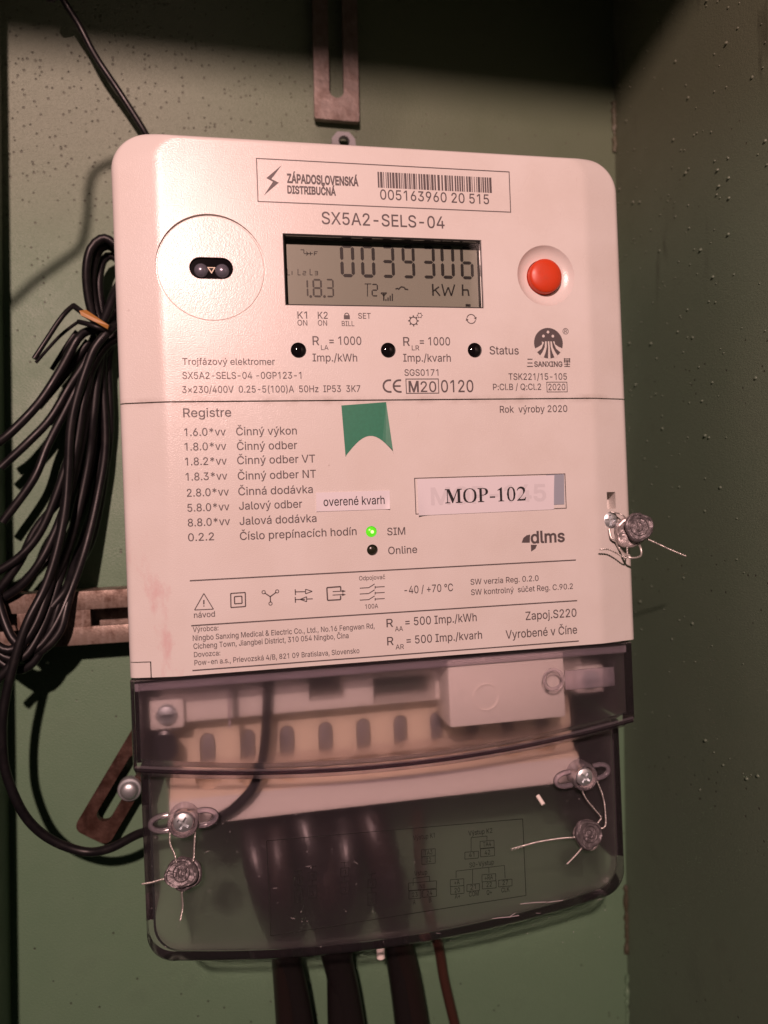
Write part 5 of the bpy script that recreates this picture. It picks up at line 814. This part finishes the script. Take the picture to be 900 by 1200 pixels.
dtext('A+', 462, 488, 462); dtext('COM', 530, 577, 452); dtext('Q+', 615, 640, 444); dtext('CLK', 685, 725, 432)
dtext('Výstup K1', 262, 366, 180); dbox(302, 228, 368, 262, 'TA3'); dbox(304, 262, 368, 298, '32'); dtext('Vstup', 268, 330, 352); dp((262, 400), (262, 365), (340, 355), (342, 382)); dbox(240, 388, 374, 424, 'N8'); dbox(242, 426, 300, 464, '23'); dbox(308, 422, 374, 456, '24'); dtext('A', 262, 274, 490); dtext('B', 338, 350, 480)
for x0, yy in ((45, 345), (-85, 290), (-240, 310), (-310, 330)):
    dp((x0, yy), (x0+38, yy-4), close=False); dp((x0+18, yy-2), (x0+18, yy+24)); dbox(x0, yy+26, x0+38, yy+66, '1'); dp((x0+18, yy+62), (x0+18, yy+88)); dbox(x0, yy+90, x0+38, yy+150, '3')
finish(b, 'wiring_diagram', mat('diagram_ink', (.015, .015, .015), .6), lw, 0)
# scratches on the cover
b = bmesh.new()
for pts in (((775, 488), (850, 480), (900, 478)), ((640, 557), (700, 552), (770, 543)), ((720, 552), (745, 535), (752, 530)), ((905, 480), (980, 470))):
    dp(*pts, w=.2)
for i in range(26):
    x, y = random.uniform(-900, 1200), random.uniform(60, 640); l_ = random.uniform(6, 26); a_ = random.uniform(-.6, .6); dp((x, y), (x+l_*math.cos(a_), y+l_*math.sin(a_)), w=.08)
for i in range(150):
    q_ = D(random.uniform(-1000, 1250), random.uniform(-120, 700)); disc(b, q_, random.uniform(.06, .17), DY, 6)
finish(b, 'scratches', mat('scuffed_plastic', (.6, .55, .58), .6), lw, 0, kind='stuff')

# ------------------------------------------------------------------ seals
def crumpled(p, axis, r, h, seed, m, parent, label=None, name='seal_disc', sq=1.0):
    rnd = random.Random(seed); b = bmesh.new()
    lathe(b, [(r*.35, -h*.5), (r*.86, -h*.45), (r*.98, -h*.25), (r, 0), (r*.98, h*.3), (r*.92, h*.48), (r*.84, h*.5), (r*.79, h*.34), (r*.6, h*.30), (r*.3, h*.32), (.05, h*.32)], p, axis, n=30, squash=sq)
    ph = [rnd.uniform(0, 6.3) for _ in range(6)]
    for v_ in b.verts:
        d = v_.co-Vector(p); a = math.atan2(d.z, d.x); k = d.length/r
        v_.co += d*(.05*math.sin(3*a+ph[0])+.035*math.sin(5*a+ph[1]))*k + Vector((rnd.gauss(0, .07), rnd.gauss(0, .10), rnd.gauss(0, .07)))*r/5
    bmesh.ops.recalc_face_normals(b, faces=b.faces); return finish(b, name, m, parent, 28)
def emboss(p, axis, r, parent, seed, m=None):
    b = bmesh.new(); axis = axis.normalized(); e1 = axis.cross(Vector((0, 0, 1))).normalized(); e2 = e1.cross(axis).normalized()*-1
    rnd = random.Random(seed); T = lambda x, z: Vector(p)+axis*1.02+e1*x*r+e2*z*r
    loops = [[(-.28, -.45), (-.28, .45)], [(.3, -.45), (.3, .45)]]
    tube(b, [T(.25*math.cos(a), .36*math.sin(a)) for a in [2*math.pi*i/12 for i in range(13)]], .22, 6, .5)
    for l_ in loops: tube(b, [T(*l_[0]), T(*l_[1])], .24, 6, 1)
    tube(b, [T(-.5, -.25), T(-.36, .1), T(-.28, .45)], .2, 6, .6); tube(b, [T(.5, .25), T(.38, -.1), T(.3, -.45)], .2, 6, .6)
    tube(b, [T(.72*math.cos(a), .72*math.sin(a)) for a in [2*math.pi*i/24 for i in range(25)]], .2, 6, .8)
    return finish(b, 'embossed_mark', m or M_lead, parent, 60)

pR = at(742, 621, -3)
sealR = empty('lead_seal', (pR.x, pR.y+3, pR.z), 'round lead seal wired to the screw on the right edge of the front panel', 'seal', 'lead seals on the meter')
axR = Vector((-.15, -1, .12)); crumpled(pR+Vector((1.3, -1.6, 1.0)), axR, 5.1, 2.0, 1, M_lead, sealR); emboss(pR+Vector((1.3, -1.2, 1.0)), axR, 4.3, sealR, 2)
crumpled(pR+Vector((-.4, 1.6, -.9)), Vector((-.25, -1, -.05)), 5.5, 3.6, 4, M_leadl, sealR, name='seal_body')
b = bmesh.new(); tube(b, [SR+Vector((0, -1, 3)), SR+Vector((3, -3, 2)), pR+Vector((-2, 1, 4)), pR], .28, 6, .6)
tube(b, [SR+Vector((-.6, -1, -3)), SR+Vector((-.4, -2, -6.4)), SR+Vector((1.0, -2.4, -7.0)), SR+Vector((3.0, -1, -10)), at(737, 653, -4), at(750, 652, -4), at(751, 643, -3), pR+Vector((1, 0, -3))], .42, 7, .6); finish(b, 'wire_loop', M_wire, sealR, 60)
b = bmesh.new(); twisted(b, [pR+Vector((2, 0, -2)), at(770, 637, -5), at(786, 644.5, -6), at(804, 652, -7)]); finish(b, 'wire_tail', M_wire, sealR, 60)
b = bmesh.new(); twisted(b, [pR+Vector((-2, 1, -6)), at(734, 654, -3), at(722, 648, -3.2), at(713, 644, -3.4), at(702.5, 644, -3.5)]); finish(b, 'wire_tail', M_wire, sealR, 60)

pL = at(212.5, 1023, 5.5)
sealL = empty('lead_seal', (pL.x, pL.y+3, pL.z), 'crumpled dark lead seal hanging by wires from the lower left cover screw', 'seal', 'lead seals on the meter')
axL = Vector((-.15, -1, .25)); crumpled(pL+Vector((0, 0, 0)), axL, 5.4, 2.6, 11, M_lead, sealL, sq=.84); emboss(pL+Vector((.2, .0, .2)), axL, 3.6, sealL, 5); crumpled(pL+Vector((1.2, 1.6, -1.0)), axL, 5.2, 2.0, 13, M_lead, sealL, name='seal_body')
b = bmesh.new(); twisted(b, [BL+Vector((-4.4, 0, -2.2)), at(199, 988, 6), at(204, 1000, 5.5), pL+Vector((-1.5, 0, 3.5))]); twisted(b, [BL+Vector((3.6, 0, -3)), at(227.5, 990, 6), at(227, 1003, 6), pL+Vector((3.6, .4, 2.6))]); finish(b, 'wire_loop', M_wire, sealL, 60)
b = bmesh.new(); twisted(b, [pL+Vector((-3.5, 0, -1)), at(188, 1031, 5.5), at(178, 1034, 5), at(166, 1036, 4.5)]); finish(b, 'wire_tail', M_wire, sealL, 60)
b = bmesh.new(); twisted(b, [pL+Vector((0, 0, -4)), at(213, 1050, 6), at(214, 1062, 6.5), at(211, 1079, 6)]); finish(b, 'wire_tail', M_wire, sealL, 60)

pQ = at(689, 977.5, 5.5)
sealQ = empty('lead_seal', (pQ.x, pQ.y+3, pQ.z), 'dark lead seal hanging by wires from the lower right cover screw', 'seal', 'lead seals on the meter')
axQ = Vector((.1, -1, .2)); crumpled(pQ, axQ, 5.3, 2.6, 21, M_lead, sealQ, sq=.95); emboss(pQ+Vector((.2, 0, .2)), axQ, 3.8, sealQ, 8); crumpled(pQ+Vector((.6, 1.6, -1.0)), axQ, 5.4, 2.0, 23, M_leadl, sealQ, name='seal_body')
b = bmesh.new(); twisted(b, [BR+Vector((-1, 0, -4.6)), at(688, 938, 6), at(698, 950, 6), at(704, 958, 6), pQ+Vector((4.2, .3, 3.4))]); twisted(b, [BR+Vector((5, 0, -1.6)), at(706, 932, 6), at(709, 950, 6), at(709, 968, 6), pQ+Vector((4.6, .6, 1.0))]); finish(b, 'wire_loop', M_wire, sealQ, 60)
b = bmesh.new(); twisted(b, [pQ+Vector((-4.4, 0, -.6)), at(655, 983, 5), at(630, 987, 4.5), at(613, 991.5, 4)]); twisted(b, [at(613, 991.5, 4), at(606, 994, 3.6), at(599, 995.5, 3.2)], .15, .35, 2.6); finish(b, 'wire_tail', M_wire, sealQ, 60)
b = bmesh.new(); twisted(b, [pQ+Vector((-1.4, .4, -4)), at(676, 1001, 5), at(664.5, 1013, 4.2)]); finish(b, 'wire_tail', M_wire, sealQ, 60)

# ------------------------------------------------------------------ steel fittings on the panel
rail = empty('mounting_rail', at(70, 725, 74), 'worn slotted steel rail fixed across the panel left of the meter', 'rail')
za, zb = -62.9, -83.0
def railbox(name, x0, x1, y0, y1, z0, z1, bev=.4):
    b = bmesh.new(); box(b, x0, x1, y0, y1, z0, z1, bev); return finish(b, name, M_rail, rail, 30)
xl, xr = -141.0, 60
railbox('flange', xl, xr, 58, 60, -70.2, -63.0); railbox('flange', xl, xr, 58, 60, -83.6, -76.6)
railbox('rail_lip', xl, xr, 60.1, 70, -64.6, -63.0); railbox('rail_lip', xl, xr, 60.1, 70, -83.6, -82.0)
b = bmesh.new(); box(b, xl, xr, 70.1, 72.4, -83.6, -63.0); finish(b, 'rail_web', M_rail, rail, 0)
b = bmesh.new(); box(b, at(20, 730, 58).x, at(106, 730, 58).x, 58.3, 60.2, -76.7, -70.1); finish(b, 'rail_bridge', M_rail, rail, 0)

def slot_strap(name, A, B, halfw, t, slotA, slotB, sw, m, parent, round_=3.0):
    """flat bar from A to B with a round-ended slot"""
    A, B = Vector(A), Vector(B); d = (B-A).normalized(); n = Vector((-d.z, 0, d.x)); bm = bmesh.new()
    def bar(p, q, h, r, k=6):
        o = []
        for c_, s in ((q, 1), (p, -1)):
            for sgn in ((1, -1) if s > 0 else (-1, 1)):
                cc = c_-d*s*r+n*sgn*(h-r)
                a0 = 90 if (s > 0) == (sgn > 0) else 0
                rng = [math.radians(90*i/k) for i in range(k+1)]
                if s > 0: pts_ = [cc+d*math.cos(a)*r+n*sgn*math.sin(a)*r for a in (reversed(rng) if sgn > 0 else rng)]
                else: pts_ = [cc-d*math.cos(a)*r+n*sgn*math.sin(a)*r for a in (reversed(rng) if sgn < 0 else rng)]
                o += pts_
        return o
    ol = bar(A, B, halfw, round_); loft(bm, [ol, [p+Vector((0, t, 0)) for p in ol]]); bmesh.ops.recalc_face_normals(bm, faces=bm.faces)
    o = finish(bm, name, m, parent, 30)
    c = bmesh.new(); sl = bar(A+d*slotA, A+d*slotB, sw, sw*.98); loft(c, [[p+Vector((0, -3, 0)) for p in sl], [p+Vector((0, t+3, 0)) for p in sl]]); cut(o, [c]); return o
strap = empty('slotted_strap', at(394, 60, 74), 'flat steel strap with a long slot hanging above the meter', 'strap')
A_, B_ = at(395, 140.5, 70), at(388.5, -220, 70)
slot_strap('strap_bar', A_, B_, 9.6, 2.6, 9.5, 95, 3.15, M_strap, strap, .8)
brk = empty('slotted_bracket', at(130, 940, 74), 'rusty slotted steel bracket bolted diagonally beside the lower left cover', 'bracket')
A_, B_ = at(106, 982, 67), at(206, 812, 67)
slot_strap('bracket_bar', A_, B_, 7.6, 3.0, 7.5, 36, 2.9, M_rust, brk, 3.4)
p = at(151, 927, 64); b = bmesh.new(); lathe(b, [(4.6, -2.5), (4.6, .4), (4.3, .8), (3.6, .9), (3.5, 1.3), (3.2, 2.2), (2.4, 2.9), (1.2, 3.2), (.05, 3.3)], (p.x, 66, p.z), n=32, cap0=False); finish(b, 'bolt', M_screw, brk, 45)

# ------------------------------------------------------------------ cables
def Q(x, y, h): return at(x, y, 75-h)          # pixel and height above the panel
def cable(name, paths, r, m, parent, n=12):
    b = bmesh.new()
    for pth in paths: tube(b, pth, r, n, 2.0)
    return finish(b, name, m, parent, 70)
coil = empty('coiled_cable', Q(90, 520, 2), 'bundle of coiled thin black cable tied up left of the meter', 'cable')
SR_ = 1.65
strands = [
 [(140, 292, 18), (128, 281, 19), (118, 280, 19), (106, 292, 19), (101, 318, 18), (104, 352, 16), (112, 380, 14), (119, 400, 15), (110, 440, 14), (98, 490, 14), (87, 540, 12), (72, 610, 14), (60, 660, 20), (40, 712, 27), (18, 771, 30), (-6, 800, 30)],
 [(142, 300, 14), (130, 289, 14), (118, 291, 14), (110, 310, 14), (108, 335, 13), (113, 365, 12), (121, 395, 12), (116, 440, 10), (108, 520, 9), (98, 580, 10), (86, 640, 14), (76, 690, 20), (62, 735, 24), (40, 762, 26), (18, 752, 26), (4, 730, 24), (-14, 690, 22)],
 [(144, 310, 10), (132, 300, 10), (121, 305, 10), (116, 330, 10), (119, 365, 9), (124, 392, 9), (121, 430, 7), (115, 490, 6), (105, 560, 6), (92, 630, 8), (78, 668, 16), (66, 700, 22), (58, 740, 24), (40, 775, 25), (18, 785, 24), (-14, 765, 22)],
 [(141, 330, 6), (131, 350, 7), (124, 385, 8), (118, 430, 9), (112, 480, 10), (104, 540, 11), (90, 600, 13), (80, 640, 16), (66, 690, 22), (52, 730, 25), (30, 768, 28), (6, 770, 28), (-16, 750, 26)],
 [(143, 345, 5), (133, 372, 5), (126, 410, 6), (122, 470, 6), (118, 530, 5), (110, 590, 4), (98, 640, 8), (88, 675, 17), (78, 712, 22), (70, 740, 24), (50, 762, 25), (24, 772, 24), (-16, 760, 22)],
 [(139, 385, 11), (126, 400, 12), (114, 425, 13), (104, 470, 15), (95, 520, 16), (82, 575, 17), (66, 620, 18), (46, 660, 20), (20, 690, 20), (-18, 712, 18)],
 [(138, 395, 9), (124, 412, 10), (110, 440, 11), (98, 480, 12), (84, 525, 13), (66, 580, 14), (46, 625, 15), (20, 655, 16), (-18, 678, 16)],
 [(136, 398, 14), (122, 408, 16), (108, 432, 18), (98, 470, 19), (90, 520, 19), (78, 580, 20), (68, 640, 22), (54, 700, 26), (34, 745, 29), (10, 762, 30), (-16, 748, 30)],
 [(146, 330, 8), (134, 345, 12), (125, 368, 15), (116, 384, 17), (103, 388, 17), (91, 397, 16), (68, 433, 18), (37, 472, 20), (0, 506, 22), (-20, 520, 22)],
 [(142, 350, 8), (130, 372, 9), (112, 392, 10), (97, 425, 10), (76, 452, 11), (48, 490, 13), (19, 517, 15), (-16, 548, 16)],
 [(140, 372, 6), (128, 388, 7), (108, 420, 7), (88, 448, 9), (64, 485, 10), (40, 522, 12), (22, 562, 14), (-14, 612, 15)],
 [(138, 388, 5), (122, 402, 6), (104, 440, 7), (86, 520, 9), (70, 565, 10), (48, 592, 12), (24, 622, 13), (10, 660, 14), (-14, 700, 14)],
 [(137, 380, 16), (127.5, 388, 21), (112, 406, 22), (99.5, 429, 22), (81, 469, 22), (69, 505, 22), (63, 552, 22), (59, 600, 23), (52, 650, 25), (44, 690, 27), (30, 729, 30), (18, 771, 31), (4.5, 830, 31), (3, 875, 30), (9, 912, 29), (30, 957, 27), (60, 984, 25), (99, 998, 24), (129, 994, 26), (163, 977, 28), (190, 972, 33), (216, 967, 45), (258, 957, 57), (282, 940, 60), (298, 920, 60.5), (308, 890, 61), (312, 850, 61), (314, 800, 60.5), (315, 776, 56)],
 [(130, 400, 4), (119, 440, 4), (107, 480, 5), (92, 540, 6), (76, 600, 8), (56, 645, 10), (30, 668, 12), (6, 700, 13), (-20, 735, 14)],
 [(132, 396, 8), (124, 430, 7), (116, 500, 6), (104, 560, 5), (84, 620, 5), (75, 660, 14), (70, 690, 21), (56, 712, 24)],
]
def drawn(k, i):
    x, y, h = k
    if i in (3, 4, 5, 6, 7): return Q(x, y, h)
    t = max(0, min(1, (y-410)/120))*max(0, min(1, (745-y)/120)); return Q(x+17*t, y, h)
for i, s in enumerate(strands): cable('strand', [[drawn(k, i) for k in s]], SR_, M_rubber, coil)
tie = empty('cable_tie', Q(108, 372, 20), 'black and orange wire tie twisted round the cable bundle', 'cable tie')
b = bmesh.new(); tube(b, [Q(86, 358, 22), Q(95, 365, 24), Q(108, 374, 25), Q(122, 382, 24), Q(134, 383, 18)], 1.1, 8); tube(b, [Q(92, 377, 20), Q(104, 380, 23), Q(118, 385, 24), Q(130, 388, 20)], 1.0, 8); finish(b, 'tie_band', M_rubber, tie, 60)
b = bmesh.new(); q = [Q(93, 364, 26.0), Q(101, 363, 26.6), Q(127.5, 381, 26.6), Q(126, 385.5, 26), Q(111, 377, 26.4), Q(95, 369.5, 26)]; loft(b, [q, [k+Vector((0, 1.2, 0)) for k in q]]); bmesh.ops.recalc_face_normals(b, faces=b.faces); finish(b, 'tie_core', M_orange, tie, 0)
for pth, r in (([(86, 358, 22), (78, 365, 24), (68.4, 377, 25), (54, 399, 26), (40, 420.5, 27)], .95), ([(92, 377, 20), (82, 384, 19), (70, 394, 18), (56, 409, 17), (42, 425, 16)], .65), ([(90, 388, 15), (80, 402, 15), (70, 418, 14), (60.5, 433, 13)], .9)):
    b = bmesh.new(); tube(b, [Q(*k) for k in pth], r, 8); finish(b, 'tie_tail', M_rubber, tie, 60)
b = bmesh.new(); tube(b, [Q(104, 400, 12), Q(86, 425, 12), Q(70, 446, 12), Q(56, 463, 12), Q(44, 477, 12)], 1.6, 10); finish(b, 'strand_end', M_rubber, coil, 60)

hang = empty('hanging_cable', Q(120, 80, 2), 'thin black cable running down behind the top left meter corner, with an added unseen run casting a shadow', 'cable')
LP = lambda x, y, t: (lambda g: g+(LAMP-g)*t)(at(x, y, 75))
cable('cable_with_shadow_run', [[Q(190, 205, 6), Q(178, 172, 8), Q(168, 152, 10), Q(140, 108, 12), (Q(112, 66, 14)), Q(93, 30, 16), Q(72, -5, 18), Q(50, -60, 30), LP(250, -200, .2), LP(400, -220, .45), LP(420, -140, .62), LP(430, 60, .62), LP(410, 176, .55), LP(400, 186, .35), LP(380, 188, .2), LP(330, 188, .15), LP(240, 186, .15), LP(150, 187, .15), LP(125, 193, .15), LP(110, 203, .15), LP(104, 225, .15), LP(103, 250, .15), LP(95, 288, .15), LP(70, 309, .15), LP(40, 331, .15), LP(0, 368, .15), LP(-60, 420, .15), LP(-130, 500, .15)]], 1.3, M_rubber, hang)  # LP points: unseen run added along lamp rays for its shadow on the panel

M_sheath = mat('brown_black_sheath', (.015, .010, .009), .42, spec=.45); M_supply = mat('glossy_black_sheath', (.011, .009, .009), .38, spec=.6)
def supply(px, lean, m, label, r, yb):
    o = empty('supply_cable', at(px, 960, 45), label, 'cable', 'supply cables below the meter')
    b = bmesh.new(); x = at(px, 962, 35).x
    tube(b, [(x, 46, -132), (x, 45, -141), (x+lean*.15, 40, -151-yb), (x+lean*.3, 31, -161-yb), (x+lean*.5, 30, -173-yb), (x+lean*.7, 42, -189), (x+lean, 56, -207), (x+lean*1.5, 63, -245), (x+lean*2.1, 66, -330)], r, 18)
    finish(b, 'cable_sheath', m, o, 70)
    return o
supply(286, 13, M_supply, 'black supply cable leaving the terminals, leftmost of the thick cables', 5.2, 1)
supply(322, 2, M_sheath, 'brown-black supply cable right beside the leftmost black one below the terminals', 4.9, 0)
supply(366, 9, M_sheath, 'thickest brown-black supply cable in the middle of the group below the terminals', 5.5, 4)
supply(404, -1, M_supply, 'black supply cable just left of the squeezed brown-black one below the terminals', 5.3, 2)
supply(438, 10, M_supply, 'thick black supply cable nearest the thin brown wire', 5.4, 6)
supply(345, 14, M_supply, 'black supply cable tucked behind the others in the middle of the cable group', 6.0, -6)
supply(420, 16, M_sheath, 'brown-black supply cable squeezed between the two right-hand thick cables', 5.6, -4)
o = empty('brown_wire', at(510, 1100, 60), 'thin red-brown wire hanging below the terminal cover beside the thick black cables', 'wire')
b = bmesh.new(); x = at(494, 962, 35).x; tube(b, [(x, 46, -132), (x, 42, -146), (x+1, 46, -165), (x+4, 56, -190), at(514, 1110, 64), at(521, 1150, 66), at(540, 1230, 68)], 2.2, 12); finish(b, 'wire_sheath', M_brown, o, 70)
